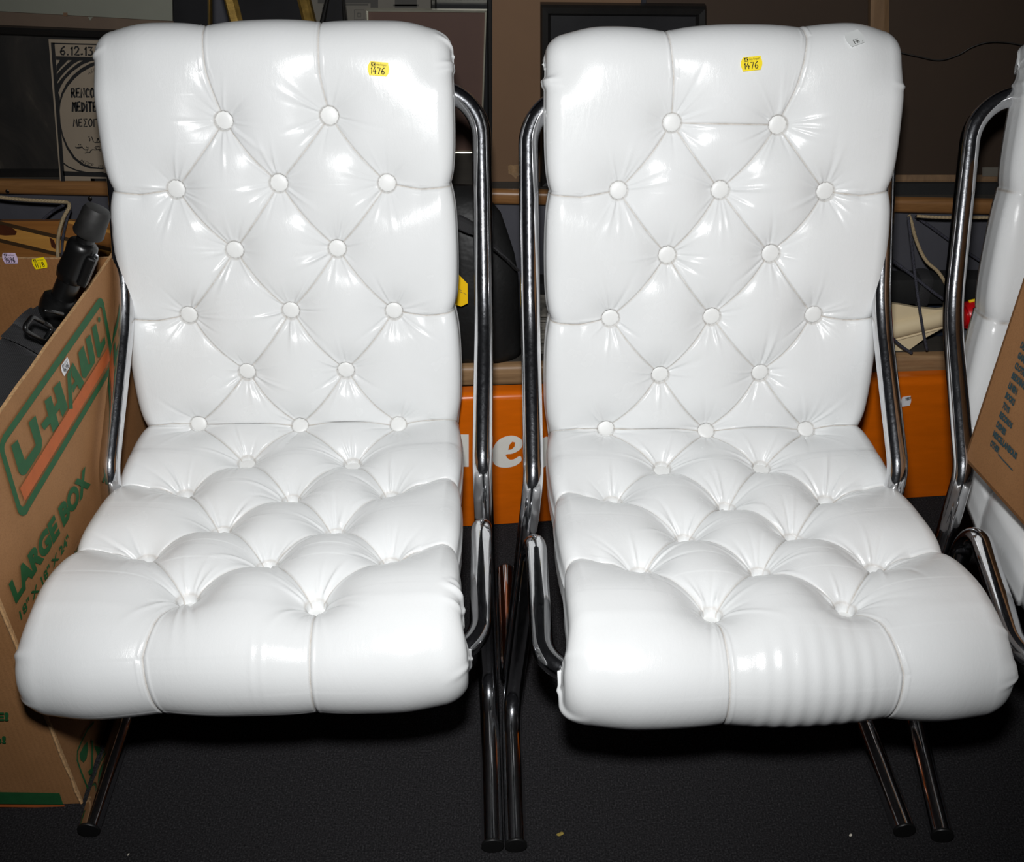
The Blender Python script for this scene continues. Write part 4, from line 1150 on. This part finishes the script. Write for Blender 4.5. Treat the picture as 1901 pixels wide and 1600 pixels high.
# ------------------------------------------------------------------ moving carton at the left
CX = -0.695
carton = thing('moving_carton', 'tall open brown moving carton with green and orange printing on the left', 'box', (-0.93, 1.30, 0))
CN = (-0.686, 0.971); CF = (-0.724, 1.612)
TN = (-0.694, 0.985); TF = (-0.690, 1.622)
HB = 0.645; TH = 0.0055
XL = -1.165
def slab(name, b0, b1, t0, t1, zb, z0, z1, inward, m_out, m_in):
    """one wall of corrugated board, with its cut top edge"""
    inward = np.asarray(inward, float)
    b0 = np.array([*b0, zb]); b1 = np.array([*b1, zb]); t0 = np.array([*t0, z0]); t1 = np.array([*t1, z1])
    K = 12
    V = []; F = []
    rr_ = random.Random(int(abs(b0[0] * 1000)))
    for j in range(7):
        w = j / 6
        for i in range(K + 1):
            u = i / K
            p = (b0 * (1 - u) + b1 * u) * (1 - w) + (t0 * (1 - u) + t1 * u) * w
            if j == 6: p[2] += rr_.uniform(-0.0012, 0.0012)
            V.append(p)
    n = len(V)
    for k in range(n): V.append(V[k] + inward * TH)
    mi = []
    def ix(i, j, s): return s * n + j * (K + 1) + i
    for j in range(6):
        for i in range(K):
            F.append([ix(i, j, 0), ix(i + 1, j, 0), ix(i + 1, j + 1, 0), ix(i, j + 1, 0)]); mi.append(0)
            F.append([ix(i, j, 1), ix(i, j + 1, 1), ix(i + 1, j + 1, 1), ix(i + 1, j, 1)]); mi.append(1)
    for i in range(K):
        F.append([ix(i, 6, 0), ix(i + 1, 6, 0), ix(i + 1, 6, 1), ix(i, 6, 1)]); mi.append(2)
        F.append([ix(i, 0, 0), ix(i, 0, 1), ix(i + 1, 0, 1), ix(i + 1, 0, 0)]); mi.append(2)
    for j in range(6):
        F.append([ix(0, j, 0), ix(0, j + 1, 0), ix(0, j + 1, 1), ix(0, j, 1)]); mi.append(2)
        F.append([ix(K, j, 0), ix(K, j, 1), ix(K, j + 1, 1), ix(K, j + 1, 0)]); mi.append(2)
    me = new_mesh(name, np.array(V) - ORG[carton], F, [m_out, m_in, M['edge']], False, mi)
    me.polygons.foreach_set('use_smooth', [False] * len(me.polygons))
    o = link(name, me, carton); ORG[o] = ORG[carton]; return o
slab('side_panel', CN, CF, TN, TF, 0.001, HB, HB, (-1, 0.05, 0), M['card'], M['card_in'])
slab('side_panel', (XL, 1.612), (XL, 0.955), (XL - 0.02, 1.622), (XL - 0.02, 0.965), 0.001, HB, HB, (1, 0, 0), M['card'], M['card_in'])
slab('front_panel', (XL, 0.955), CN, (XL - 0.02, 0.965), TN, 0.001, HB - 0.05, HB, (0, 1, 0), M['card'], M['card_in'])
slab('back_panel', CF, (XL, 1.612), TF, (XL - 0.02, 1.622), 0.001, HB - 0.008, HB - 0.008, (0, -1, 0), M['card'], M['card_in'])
V, F = box_geo(((XL + CX) / 2 - 0.01, 1.285, 0.010), (0.44, 0.60, 0.008), bev=0.001); part('bottom_panel', carton, V, F, M['card_in'])
# worn fold along the near corner
v, f = tube_geo([np.array([CN[0] + 0.0, CN[1] - 0.001, 0.004]) * (1 - k / 20) + np.array([TN[0], TN[1] - 0.001, HB - 0.006]) * (k / 20) + np.array([random.Random(k).uniform(-.0012, .0012), 0, 0]) for k in range(21)], 0.0026, 6)
part('corner_fold', carton, v, f, M['edge'])
# printing on the long side
sd_n = np.cross(np.array([CF[0] - CN[0], CF[1] - CN[1], 0]), np.array([0, 0, 1.0])); sd_n /= np.linalg.norm(sd_n)
class BentFace(Face):
    def P(s, x, y):
        # wall twists slightly between its foot and its top edge: step onto it twice
        p = on_plane(x, y, (CX, 1.3, 0.3), (1, 0, 0))
        for _ in range(6):
            u = (p[1] - 0.98) / 0.64; w = p[2] / HB
            xw = (CN[0] * (1 - u) + CF[0] * u) * (1 - w) + (TN[0] * (1 - u) + TF[0] * u) * w
            uu = min(max(u, 0), 1); ww = min(max(w, 0), 1)
            p = on_plane(x, y, (xw, 0, 0), (1, 0, 0))
        return p
bf = BentFace((CX, 1.3, 0.3), (1, -0.03, 0), carton, 0.0022)
c = lambda x, y: (x / 3.478, 540 + y / 3.478)
def dens(pl, k=6):
    out = []
    for a, b in zip(pl, pl[1:] + pl[:1]):
        for i in range(k): out.append((a[0] + (b[0] - a[0]) * i / k, a[1] + (b[1] - a[1]) * i / k))
    return out
fo = [c(*p) for p in ((612, 72), (625, 52), (640, 45), (654, 54), (662, 72), (727, 425), (729, 460), (722, 495), (182, 1400), (164, 1438), (140, 1452), (120, 1446), (106, 1425), (-10, 1040), (-14, 1005), (-8, 975), (10, 930))]
fi = [c(*p) for p in ((628, 118), (634, 106), (640, 102), (647, 106), (652, 118), (706, 430), (706, 458), (700, 485), (163, 1360), (154, 1382), (140, 1392), (130, 1390), (122, 1378), (20, 1035), (18, 1008), (22, 985), (42, 950))]
bf.quadstrip('logo_frame', dens(fo), dens(fi), M['green'])
def strip2(name, a, b, m, k=8):
    """band between two edges, each from start to end"""
    A = [(a[0][0] + (a[1][0] - a[0][0]) * i / k, a[0][1] + (a[1][1] - a[0][1]) * i / k) for i in range(k + 1)]
    Bq = [(b[0][0] + (b[1][0] - b[0][0]) * i / k, b[0][1] + (b[1][1] - b[0][1]) * i / k) for i in range(k + 1)]
    return bf.quadstrip(name, A, Bq, m, closed=False)
strip2('logo_stripe', (c(120, 1275), c(690, 362)), (c(152, 1357), c(702, 448)), M['orange_ink'])
G = M['green']
bf.polys('logo_letters', [[c(*p) for p in pl] for pl in (
    # U
    ((62, 1000), (104, 960), (152, 1095), (128, 1188), (112, 1170)), ((152, 1095), (222, 995), (262, 1000), (255, 1030), (160, 1180), (144, 1189), (128, 1188)), ((175, 850), (220, 803), (262, 960), (262, 1000), (222, 995)),
    # hyphen running into H
    ((256, 862), (300, 805), (318, 850), (276, 900)), ((278, 712), (320, 675), (372, 862), (332, 915)), ((335, 628), (378, 580), (430, 752), (393, 815)), ((330, 765), (372, 700), (385, 742), (345, 808)),
    # A
    ((425, 540), (448, 490), (462, 760), (437, 762)), ((448, 490), (462, 462), (535, 590), (508, 640), (478, 585), (455, 545)), ((455, 612), (478, 580), (490, 605), (462, 660)),
    # U
    ((497, 400), (530, 352), (565, 478), (545, 561), (530, 562), (520, 545)), ((565, 478), (574, 470), (604, 440), (604, 462), (545, 561)), ((545, 312), (575, 280), (605, 430), (604, 440), (574, 470)),
    # L
    ((585, 240), (612, 210), (640, 345), (622, 428)), ((640, 345), (668, 293), (673, 337), (634, 430), (622, 428)))], G)
bf.poly('logo_dot', arc(632 / 3.478, 540 + 185 / 3.478, 2.3, 5.2, 0, 340, 10), G)
bf.block('lettering', 'LARGE BOX', (27, 1122), (166, 899), (13, 1084), (156.5, 864), G, 0.06)
bf.block('small_lettering', '18" X 18" X 24"', (36, 1151), (128, 1004), (32, 1135), (123, 991), G, 0.03)
g5 = lambda x, y: (x / 5, 1280 + y / 5)
bf.strokes('care_mark', [[g5(*p) for p in ((860, 300), (800, 370), (745, 480), (705, 570), (703, 650), (740, 760), (800, 910), (828, 930), (862, 895), (930, 740), (1000, 540), (1015, 420))]], 0.004, G)
bf.polys('care_mark', [[g5(*p) for p in pl] for pl in (((725, 600), (760, 530), (800, 480), (806, 560), (790, 640), (762, 676), (735, 650)), ((838, 470), (852, 470), (850, 760), (836, 790), (812, 790), (806, 760), (832, 730)), ((860, 520), (940, 540), (895, 610)))], G)
bf.block('small_lettering', 'FOR SMALL', g5(845, 885), g5(1015, 560), g5(820, 835), g5(990, 510), G, 0.03)
# printing on the narrow front
fN = np.array([0.035, -1.0, 0]); fN /= np.linalg.norm(fN)
_e1 = np.array([XL - CN[0], 0.955 - CN[1], 0]); _e2 = np.array([TN[0] - CN[0], TN[1] - CN[1], HB]); _n = np.cross(_e1, _e2); _n = _n if _n[1] < 0 else -_n
ff_ = Face((CN[0], CN[1], 0.001), _n, carton, 0.0042)
ff_.block('lettering', 'E!', (-9, 1334), (18, 1334), (-9, 1318), (18, 1318), G, 0.05)
ff_.block('lettering', 's!', (-9, 1376), (13, 1376), (-9, 1362), (13, 1362), G, 0.05)
ff_.poly('green_bar', [(-160, 1463), (112, 1468), (119, 1489), (-160, 1486)], G)
ff_.poly('orange_line', [(-160, 1487), (120, 1490), (126, 1495), (-160, 1492)], M['orange_ink'])
# lot stickers
bN = np.array([0, -1.0, 0.0])
bk = Face((0, 1.6135, 0), (0, -1, 0), carton)
s5 = lambda x, y: (x / 5.161, 330 + y / 5.161)
flat_sticker('lot_sticker', 'pink-stained white lot sticker inside the open carton at the far left', face_quad(bk, s5(38, 820), s5(188, 820), s5(12, 718), s5(158, 718)), bN, M['lilac'], '9696')
flat_sticker('lot_sticker', 'yellow lot sticker inside the open carton beside the pinkish one', face_quad(bk, s5(335, 878), s5(470, 856), s5(294, 778), s5(432, 757)), bN, M['yellow'], '1178')
flat_sticker('lot_sticker', 'white lot sticker on the green logo frame outside the carton', [bf.P(*c(*p)) + np.array([0.0018, 0, 0]) for p in ((402, 556), (444, 480), (380, 490), (428, 420))], (1, 0, 0), M['white_label'], '9696')

# ------------------------------------------------------------------ tripod and strap in the carton
tp0 = at(183, 385, 1.49); tp1 = np.array([-1.08, 1.33, 0.03])
axd = (tp1 - tp0) / np.linalg.norm(tp1 - tp0)
tri_d = thing('tripod', 'black folded tripod standing in the open moving carton', 'tripod', tuple(tp1))
def along(h): return tp0 + axd * h
def L_(name, prof, h, m, n=22):
    v, f = lathe_geo(prof, along(h), axd, n); return autosmooth(part(name, tri_d, v, f, m), 45)
L_('end_cap', [(0.012, 0.0), (0.0185, 0.002), (0.0215, 0.008), (0.0225, 0.030), (0.024, 0.046), (0.022, 0.050)], 0.0, M['black_rubber'])
L_('pole', [(0.014, 0.045), (0.014, 0.075)], 0.0, M['black_plastic'])
L_('upper_collar', [(0.018, 0.062), (0.0225, 0.066), (0.024, 0.075), (0.0225, 0.085), (0.0245, 0.118), (0.022, 0.130), (0.018, 0.134)], 0.0, M['black_plastic'])
L_('middle_pole', [(0.0185, 0.13), (0.0185, 0.175)], 0.0, M['black_plastic'])
L_('lower_collar', [(0.022, 0.165), (0.0285, 0.170), (0.030, 0.182), (0.0285, 0.195), (0.031, 0.235), (0.028, 0.245), (0.024, 0.25)], 0.0, M['black_plastic'])
L_('main_pole', [(0.0245, 0.245), (0.0245, np.linalg.norm(tp1 - tp0) - 0.02), (0.018, np.linalg.norm(tp1 - tp0) - 0.003)], 0.0, M['black_plastic'])
for hh, rr_ in ((0.098, 0.027), (0.212, 0.033)):
    e1 = np.cross(axd, [0, 1, 0]); e1 /= np.linalg.norm(e1); e1 = e1 if e1[0] > 0 else -e1; e2 = np.cross(axd, e1)
    v, f = box_geo(along(hh) + e1 * rr_ * 0.8 - np.array([0, .012, 0]), (0.014, 0.022, 0.052), [e1, e2, axd], 0.003)
    part('clamp_lever', tri_d, v, f, M['black_plastic'])
    v, f = lathe_geo([(0.004, 0), (0.004, 0.003), (0.002, 0.0036)], along(hh - 0.03) + e1 * rr_ * 0.9 - np.array([0, .014, 0]), (0.2, -1, 0.4), 10)
    part('clamp_screw', tri_d, v, f, M['chrome'])

stp = thing('strap', 'wide black webbing strap with a sliding buckle hanging in the carton', 'strap', (-0.86, 1.15, 0.3))
cl = [at(112, 596, 1.45), at(98, 606, 1.42), at(80, 622, 1.38), at(52, 652, 1.33), at(12, 700, 1.25), at(-45, 750, 1.17), at(-110, 815, 1.10)]
cl = [p + np.array([0, 0, -0.004]) for p in cl]
CLn = np.array(spline(cl, 8))
def strap_geo(C, w, th, wd=None):
    T = np.gradient(C, axis=0); T /= np.linalg.norm(T, axis=1)[:, None]
    V = []; F = []
    wdir = np.array([0.62, -0.66, -0.42]); 
    for p, t in zip(C, T):
        s_ = wdir - t * np.dot(wdir, t); s_ /= np.linalg.norm(s_); nn = np.cross(s_, t)
        if nn[1] > 0: nn = -nn
        bulge = 0.004
        for a, b in ((-1, 0), (-0.5, bulge), (0, bulge * 1.3), (0.5, bulge), (1, 0)): V.append(p + s_ * a * w / 2 + nn * b)
        for a, b in ((1, -th), (0.5, bulge - th), (0, bulge * 1.3 - th), (-0.5, bulge - th), (-1, -th)): V.append(p + s_ * a * w / 2 + nn * b)
    m = len(C)
    for i in range(m - 1):
        for k in range(10):
            j = (k + 1) % 10; F.append([i * 10 + k, i * 10 + j, i * 10 + 10 + j, i * 10 + 10 + k])
    F.append(list(range(9, -1, -1))); F.append(list(range((m - 1) * 10, m * 10)))
    return np.array(V), F
v, f = strap_geo(CLn, 0.085, 0.004); autosmooth(part('webbing', stp, v, f, M['webbing']), 60)
C2 = CLn[6:24] + np.array([0, -0.010, 0.010]); v, f = strap_geo(C2, 0.080, 0.003); autosmooth(part('webbing_fold', stp, v, f, M['webbing']), 60)
def buckle_ring(pts, r):
    Q_ = fillet([pts[0]] + pts[1:] + [pts[0]], [0] + [0.006] * (len(pts) - 1) + [0], 6)
    return tube_geo(Q_, r, 8)
bp = [at(60, 588, 1.325), at(98, 608, 1.36), at(82, 634, 1.33), at(42, 611, 1.295)]
mid = (bp[0] + bp[1]) / 2
v, f = buckle_ring([mid, bp[1], bp[2], bp[3], bp[0]], 0.0038); part('buckle', stp, v, f, M['black_plastic'], True)
bp = [at(82, 576, 1.36), at(116, 583, 1.39)]
v, f = tube_geo([bp[0], (bp[0] + bp[1]) / 2 + np.array([0, 0, .001]), bp[1]], 0.0032, 8); part('buckle_bar', stp, v, f, M['black_plastic'], True)

# ------------------------------------------------------------------ carton on the right chair
RA = np.array([0.752, 1.350, 0.402]); RB_ = np.array([0.763, 1.151, 0.430])
dF = (RB_ - RA); dF /= np.linalg.norm(dF)
dS = np.array([-dF[1], dF[0], 0.0]); dS = dS if dS[0] > 0 else -dS
upv = np.array([0.080, 0.14, 1.0]); upv /= np.linalg.norm(upv)
LB, WB, HB2 = 0.42, 0.36, 0.56
rc_ = thing('carton', 'closed brown carton with dark room-list printing standing on the right chair seat', 'box', tuple(RA + dF * LB / 2 + dS * WB / 2))
def corner(a, b, h): return RA + dF * a * LB + dS * b * WB + upv * h * HB2
def card_wall(name, P4, nrm, m):
    v, f = prism_geo(P4, -np.asarray(nrm) * 0.005); return part(name, rc_, v, f, m)
card_wall('side_panel', [corner(0, 0, 0), corner(1, 0, 0), corner(1, 0, 1), corner(0, 0, 1)], -dS, M['card_r'])
card_wall('side_panel', [corner(0, 1, 0), corner(0, 1, 1), corner(1, 1, 1), corner(1, 1, 0)], dS, M['card_r'])
card_wall('end_panel', [corner(0, 0, 0), corner(0, 0, 1), corner(0, 1, 1), corner(0, 1, 0)], -dF, M['card_r'])
card_wall('end_panel', [corner(1, 0, 0), corner(1, 1, 0), corner(1, 1, 1), corner(1, 0, 1)], dF, M['card_r'])
card_wall('bottom_panel', [corner(0, 0, 0), corner(0, 1, 0), corner(1, 1, 0), corner(1, 0, 0)], -upv, M['card_r'])
card_wall('top_flap', [corner(0, 0, 1), corner(1, 0, 1), corner(1, .495, 1), corner(0, .495, 1)], upv, M['card_r'])
card_wall('top_flap', [corner(0, .505, 1), corner(1, .505, 1), corner(1, 1, 1), corner(0, 1, 1)], upv, M['card_r'])
rf_ = Face(RA, -dS + np.array([0, 0, -0.03]), rc_, 0.0010)
rn = np.cross(dF, upv); rn /= np.linalg.norm(rn); rn = rn if rn[0] < 0 else -rn
rf_ = Face(RA, rn, rc_, 0.0010)
k8 = lambda x, y: (1760 + x / 5, 580 + y / 5)
LST = [('OTHER', (410, 1178), (390, 1236), (470, 1312), (487, 1258)), ('MISCELLANEOUS', (435, 1090), (415, 1148), (634, 1370), (651, 1308)), ('DISHES', (468, 1000), (447, 1060), (530, 1148), (549, 1092)),
       ('RECORDS', (497, 912), (474, 970), (590, 1085), (608, 1030)), ('TOYS', (525, 822), (504, 882), (565, 945), (583, 888)), ('BOOKS', (552, 732), (530, 790), (612, 873), (632, 812)),
       ('LINEN', (580, 638), (558, 698), (635, 774), (653, 708)), ('BEDDING', (612, 548), (588, 608), (712, 722), (733, 662)), ('CLOTHING', (640, 455), (617, 515), (752, 640), (775, 580)),
       ('GAMES', (668, 360), (645, 418), (735, 500), (757, 442)), ('DEN', (695, 265), (672, 325), (725, 374), (747, 315))]
for body, tl, bl, br, tr in LST:
    rf_.block('lettering', body, k8(*bl), k8(*br), k8(*tl), k8(*tr), M['blue_ink'], 0.068)
rf_.strokes('write_in_line', [[k8(470, 1316), k8(510, 1365), k8(555, 1412), k8(604, 1468)]], 0.0022, M['blue_ink'])

# ------------------------------------------------------------------ things on the lower step
# black bag between the chairs
bag = thing('black_bag', 'slumped black vinyl bag between the two chair backs', 'bag', (-0.10, 1.80, LO_Z))
prof_ = [(690, 800, 968, 0.045), (640, 800, 966, 0.052), (570, 800, 964, 0.050), (510, 800, 962, 0.046), (470, 802, 955, 0.042), (430, 806, 942, 0.036), (395, 812, 930, 0.028), (368, 818, 908, 0.020), (352, 824, 893, 0.012), (344, 832, 880, 0.005)]
V = []; F = []; nb = 44
for k_, (py, xa, xb, ry) in enumerate(prof_):
    yc = 1.797 + 0.072 * (k_ / 9.0) ** 1.5
    pa, pb = at(xa, py, yc), at(xb, py, yc)
    if k_ == 0: pa[2] = pb[2] = LO_Z + 0.001
    c0 = (pa + pb) / 2; rx = (pb[0] - pa[0]) / 2
    for k in range(nb):
        a = 2 * PI * k / nb
        w_ = 1 + (0.05 * math.sin(5 * a + k_ * 1.9) + 0.03 * math.sin(9 * a - k_ * 2.7)) * (0.4 if abs(math.cos(a)) > 0.8 else 1.0)
        V.append((c0[0] + rx * math.copysign(abs(math.cos(a)) ** 0.8, math.cos(a)), c0[1] + ry * w_ * math.sin(a), c0[2]))
for i in range(len(prof_) - 1):
    for k in range(nb):
        j = (k + 1) % nb; F.append([i * nb + k, i * nb + j, (i + 1) * nb + j, (i + 1) * nb + k])
F.append(list(range(nb - 1, -1, -1))); F.append(list(range((len(prof_) - 1) * nb, len(prof_) * nb)))
part('body', bag, V, F, M['black_vinyl'], True)
sc_ = [at(846, 408, 1.790), at(880, 426, 1.775), at(905, 448, 1.765), at(935, 474, 1.766), at(956, 496, 1.785)]
v, f = strap_geo(np.array(spline(sc_, 5)), 0.030, 0.003); part('strap', bag, v, f, M['webbing'])
tg = [at(844, 502, 1.736), at(853.8, 512, 1.736), at(868, 527, 1.736), at(868.3, 563, 1.736), at(856, 569, 1.736), at(844, 565, 1.736)]
v, f = prism_geo(tg, (0, 0.0006, 0)); ytag = solo('yellow_tag', 'yellow cardboard tag hanging on the black bag by the left chair', 'tag', v, f, M['yellow_card'])
yf = Face(tg[0], (0, -1, 0), ytag, 0.0006); yf.strokes('pen_marks', [[(852, 536), (858, 540)], [(854, 541), (858, 543), (861, 543.5), (866, 547)]], 0.0008, M['grey_ink'])
# stack of loose sheets
st = thing('paper_stack', 'stack of worn grey papers on the lower step left of the middle chair', 'papers', (0.17, 1.86, LO_Z + 0.001))
rs_ = random.Random(9)
z = LO_Z + 0.001
for i in range(17):
    h_ = rs_.uniform(0.004, 0.0085); q_ = rs_.uniform(-.05, .05)
    v, f = box_geo((0.155 + rs_.uniform(-.006, .006), 1.826 + rs_.uniform(-.004, .004), z + h_ / 2), (0.20, 0.085, h_ * 0.86), [[math.cos(q_), math.sin(q_), 0], [-math.sin(q_), math.cos(q_), 0], [0, 0, 1]], 0.0006)
    part('sheet', st, v, f, M['sheet']); z += h_
# long black case leaning on the riser
ca, cb = at(990, 540, 1.905), at(1810, 532, 1.880)
case = thing('black_case', 'long black soft case lying across the step behind the middle chair', 'case', ((ca[0] + cb[0]) / 2, 1.89, ca[2] - 0.03))
e_ = (cb - ca) / np.linalg.norm(cb - ca); s_ = np.cross([0, 0, 1.0], e_); s_ /= np.linalg.norm(s_); u_ = np.cross(e_, s_)
def CB(fr, sz, m, nm, bv, off=0): 
    v, f = box_geo(ca + (cb - ca) * fr + u_ * off, sz, [e_, s_, u_], bv); return autosmooth(part(nm, case, v, f, m), 50)
CB(0.5, (np.linalg.norm(cb - ca) + 0.05, 0.050, 0.062), M['black_cloth'], 'body', 0.016)
for fr in (0.70, 0.88): CB(fr, (0.03, 0.054, 0.066), M['webbing'], 'band', 0.010)
# navy case behind the cream ski
nv = thing('navy_case', 'navy blue case under the cream ski on the lower step', 'case', (0.90, 1.87, LO_Z + 0.001))
v, f = box_geo((0.93, 1.882, LO_Z + 0.029), (0.44, 0.050, 0.056), bev=0.010); autosmooth(part('body', nv, v, f, M['navy']), 50)
v, f = box_geo((0.93, 1.882, LO_Z + 0.042), (0.444, 0.054, 0.005), bev=0.002); part('lid_seam', nv, v, f, M['black_cloth'])
pq = at(1806, 640, 1.815)
v, f = box_geo((pq[0] + 0.03, 1.825, LO_Z + 0.026), (0.11, 0.035, 0.050), bev=0.010); gc = solo('grey_cloth', 'folded slate grey cloth on the lower step beside the right chair', 'cloth', v, f, M['grey_cloth'])
autosmooth(gc, 60)
# cream ski
kY = 1.812; kn = np.array([0, -0.985, 0.17]); kp = at(1640, 610, kY)
sk = thing('cream_ski', 'cream plastic ski blade with a raised ridge behind the middle chair', 'ski', tuple(at(1640, 660, kY)))
def KP(x, y): return on_plane(x, y, kp, kn)
out = [(1500, 555), (1600, 558), (1640, 562), (1672, 566), (1705, 572), (1740, 575), (1790, 572), (1800, 574), (1798, 580), (1751, 609), (1720, 626), (1690, 648), (1671, 660), (1640, 666), (1500, 678)]
v, f = prism_geo([KP(*p) for p in out][::-1], -kn * 0.012); part('blade', sk, v, f, M['cream'])
ra_, rb2 = KP(1520, 648), KP(1790, 581)
Pp = [ra_ * (1 - k / 10) + rb2 * (k / 10) for k in range(11)]
v, f = tube_geo(Pp, [0.023 - 0.0004 * k for k in range(11)], 18); v = v - kn * 0.008; part('ridge', sk, v, f, M['cream'], True)
Pp = [KP(1520, 668) * (1 - k / 6) + KP(1780, 600) * (k / 6) for k in range(7)]
v, f = tube_geo(Pp, 0.003, 8); part('rib', sk, v, f, M['cream'], True)
# red cylinder
a_, b_ = at(1784, 588, 1.800), at(1905, 560, 1.815)
rd = thing('red_canister', 'red cylinder with a yellow band lying between the middle and right chairs', 'canister', tuple(a_))
ax_ = (b_ - a_) / np.linalg.norm(b_ - a_)
v, f = lathe_geo([(0.018, 0.0), (0.021, 0.002), (0.021, 0.006), (0.026, 0.006), (0.028, 0.009), (0.028, 0.11), (0.026, 0.114)], a_, ax_, 28); autosmooth(part('body', rd, v, f, M['red']), 40)
v, f = tube_geo([a_ + np.array([0, .005, 0.029]) + ax_ * h_ for h_ in (0.01, 0.05, 0.11)], 0.0034, 8); part('yellow_band', rd, v, f, M['yellow_trim'], True)
v, f = tube_geo([a_ + ax_ * 0.0265 - np.array([0, 0.0275, 0]) + np.array([0.013 * math.cos(t_), 0.004, 0.016 * math.sin(t_)]) for t_ in np.linspace(-1.2, 1.9, 14)], 0.0010, 6); part('moulded_ring', rd, v, f, M['red'], True)

# ------------------------------------------------------------------ stickers on the chair backs
def surf_world(ch, cu, u, s, lift):
    p, tu, nn = cu.surf(u, s, lift)
    a = ch.rotation_euler[2]; ca, sa = math.cos(a), math.sin(a)
    rot = np.array([[ca, -sa, 0], [sa, ca, 0], [0, 0, 1]])
    return rot @ p + np.array(ch.location), rot @ tu, rot @ nn
def find_us(ch, cu, px, py):
    """which spot of the cushion lies at this place"""
    a = ch.rotation_euler[2]; ca, sa = math.cos(a), math.sin(a)
    rot = np.array([[ca, -sa, 0], [sa, ca, 0], [0, 0, 1]])
    P = cu.P[::2, cu.i_top[0]:cu.i_top[1]:2]
    W = P @ rot.T + np.array(ch.location)
    d = W - CAMP; cp, sp_ = math.cos(PITCH), math.sin(PITCH)
    dep = d[..., 1] * cp - d[..., 2] * sp_; up = d[..., 1] * sp_ + d[..., 2] * cp
    X = 950.5 + FPX * d[..., 0] / dep; Y = 800 - FPX * up / dep
    e = (X - px) ** 2 + (Y - py) ** 2 + np.where(cu.N[::2, 0:1] > 0.25, 1e6, 0)
    i, j = np.unravel_index(np.argmin(e), e.shape)
    return cu.X[cu.i_top[0]:cu.i_top[1]:2][j], cu.sr[::2][i]
def cushion_sticker(name, label, ch, cu, px, py, w, h, ang, m, number, **kw):
    u, s = find_us(ch, cu, px, py)
    p, tu, nn = surf_world(ch, cu, u, s, 0.0009)
    down = np.cross(tu, nn); 
    if down[2] > 0: down = -down
    upd = -down
    ex = tu * math.cos(ang) + upd * math.sin(ang); ey = -tu * math.sin(ang) + upd * math.cos(ang)
    q = [p + ex * a * w / 2 + ey * b * h / 2 for a, b in ((-1, -1), (1, -1), (-1, 1), (1, 1))]
    return flat_sticker(name, label, q, nn, m, number, **kw)
cushion_sticker('lot_sticker', 'yellow lot sticker near the top right corner of the left chair', chair_a, cu_a, 702, 129, 0.0355, 0.0215, R(-5), M['yellow'], '1476')
cushion_sticker('lot_sticker', 'yellow lot sticker on the top centre panel of the middle chair', chair_b, cu_b, 1396, 118, 0.0355, 0.0215, R(5), M['yellow'], '1476')
cushion_sticker('grey_label', 'faint grey printed label on the top right roll of the middle chair', chair_b, cu_b, 1588, 70, 0.030, 0.026, R(22), M['clear_label'], 'F165.', ink='grey_ink', head=False, num_box=(0.30, 0.10, 0.80, 0.40))

# ------------------------------------------------------------------ specks on the carpet
for nm, lb, ct, px, py, sc2, m in (('dry_leaf', 'tiny dry leaf scrap on the carpet in front of the chairs', 'leaf', 1040, 1548, 0.006, 'leaf'), ('lint_speck', 'tiny white lint speck on the carpet at the bottom left', 'lint', 238, 1586, 0.0022, 'lint'), ('lint_speck', 'tiny white lint speck on the carpet at the bottom right', 'lint', 1579, 1550, 0.0022, 'lint')):
    p = floor_at(px, py, 0.0015)
    bm = bmesh.new(); bmesh.ops.create_icosphere(bm, subdivisions=2, radius=sc2)
    V = np.array([v.co[:] for v in bm.verts]); F = [[v.index for v in f.verts] for f in bm.faces]; bm.free()
    V = V * np.array([1.0, 0.55 if nm == 'dry_leaf' else 1.0, 0.22]); V[:, 2] += 0.002 * np.sin(V[:, 0] * 400)
    solo(nm, lb, ct, V + p, F, M[m], True)
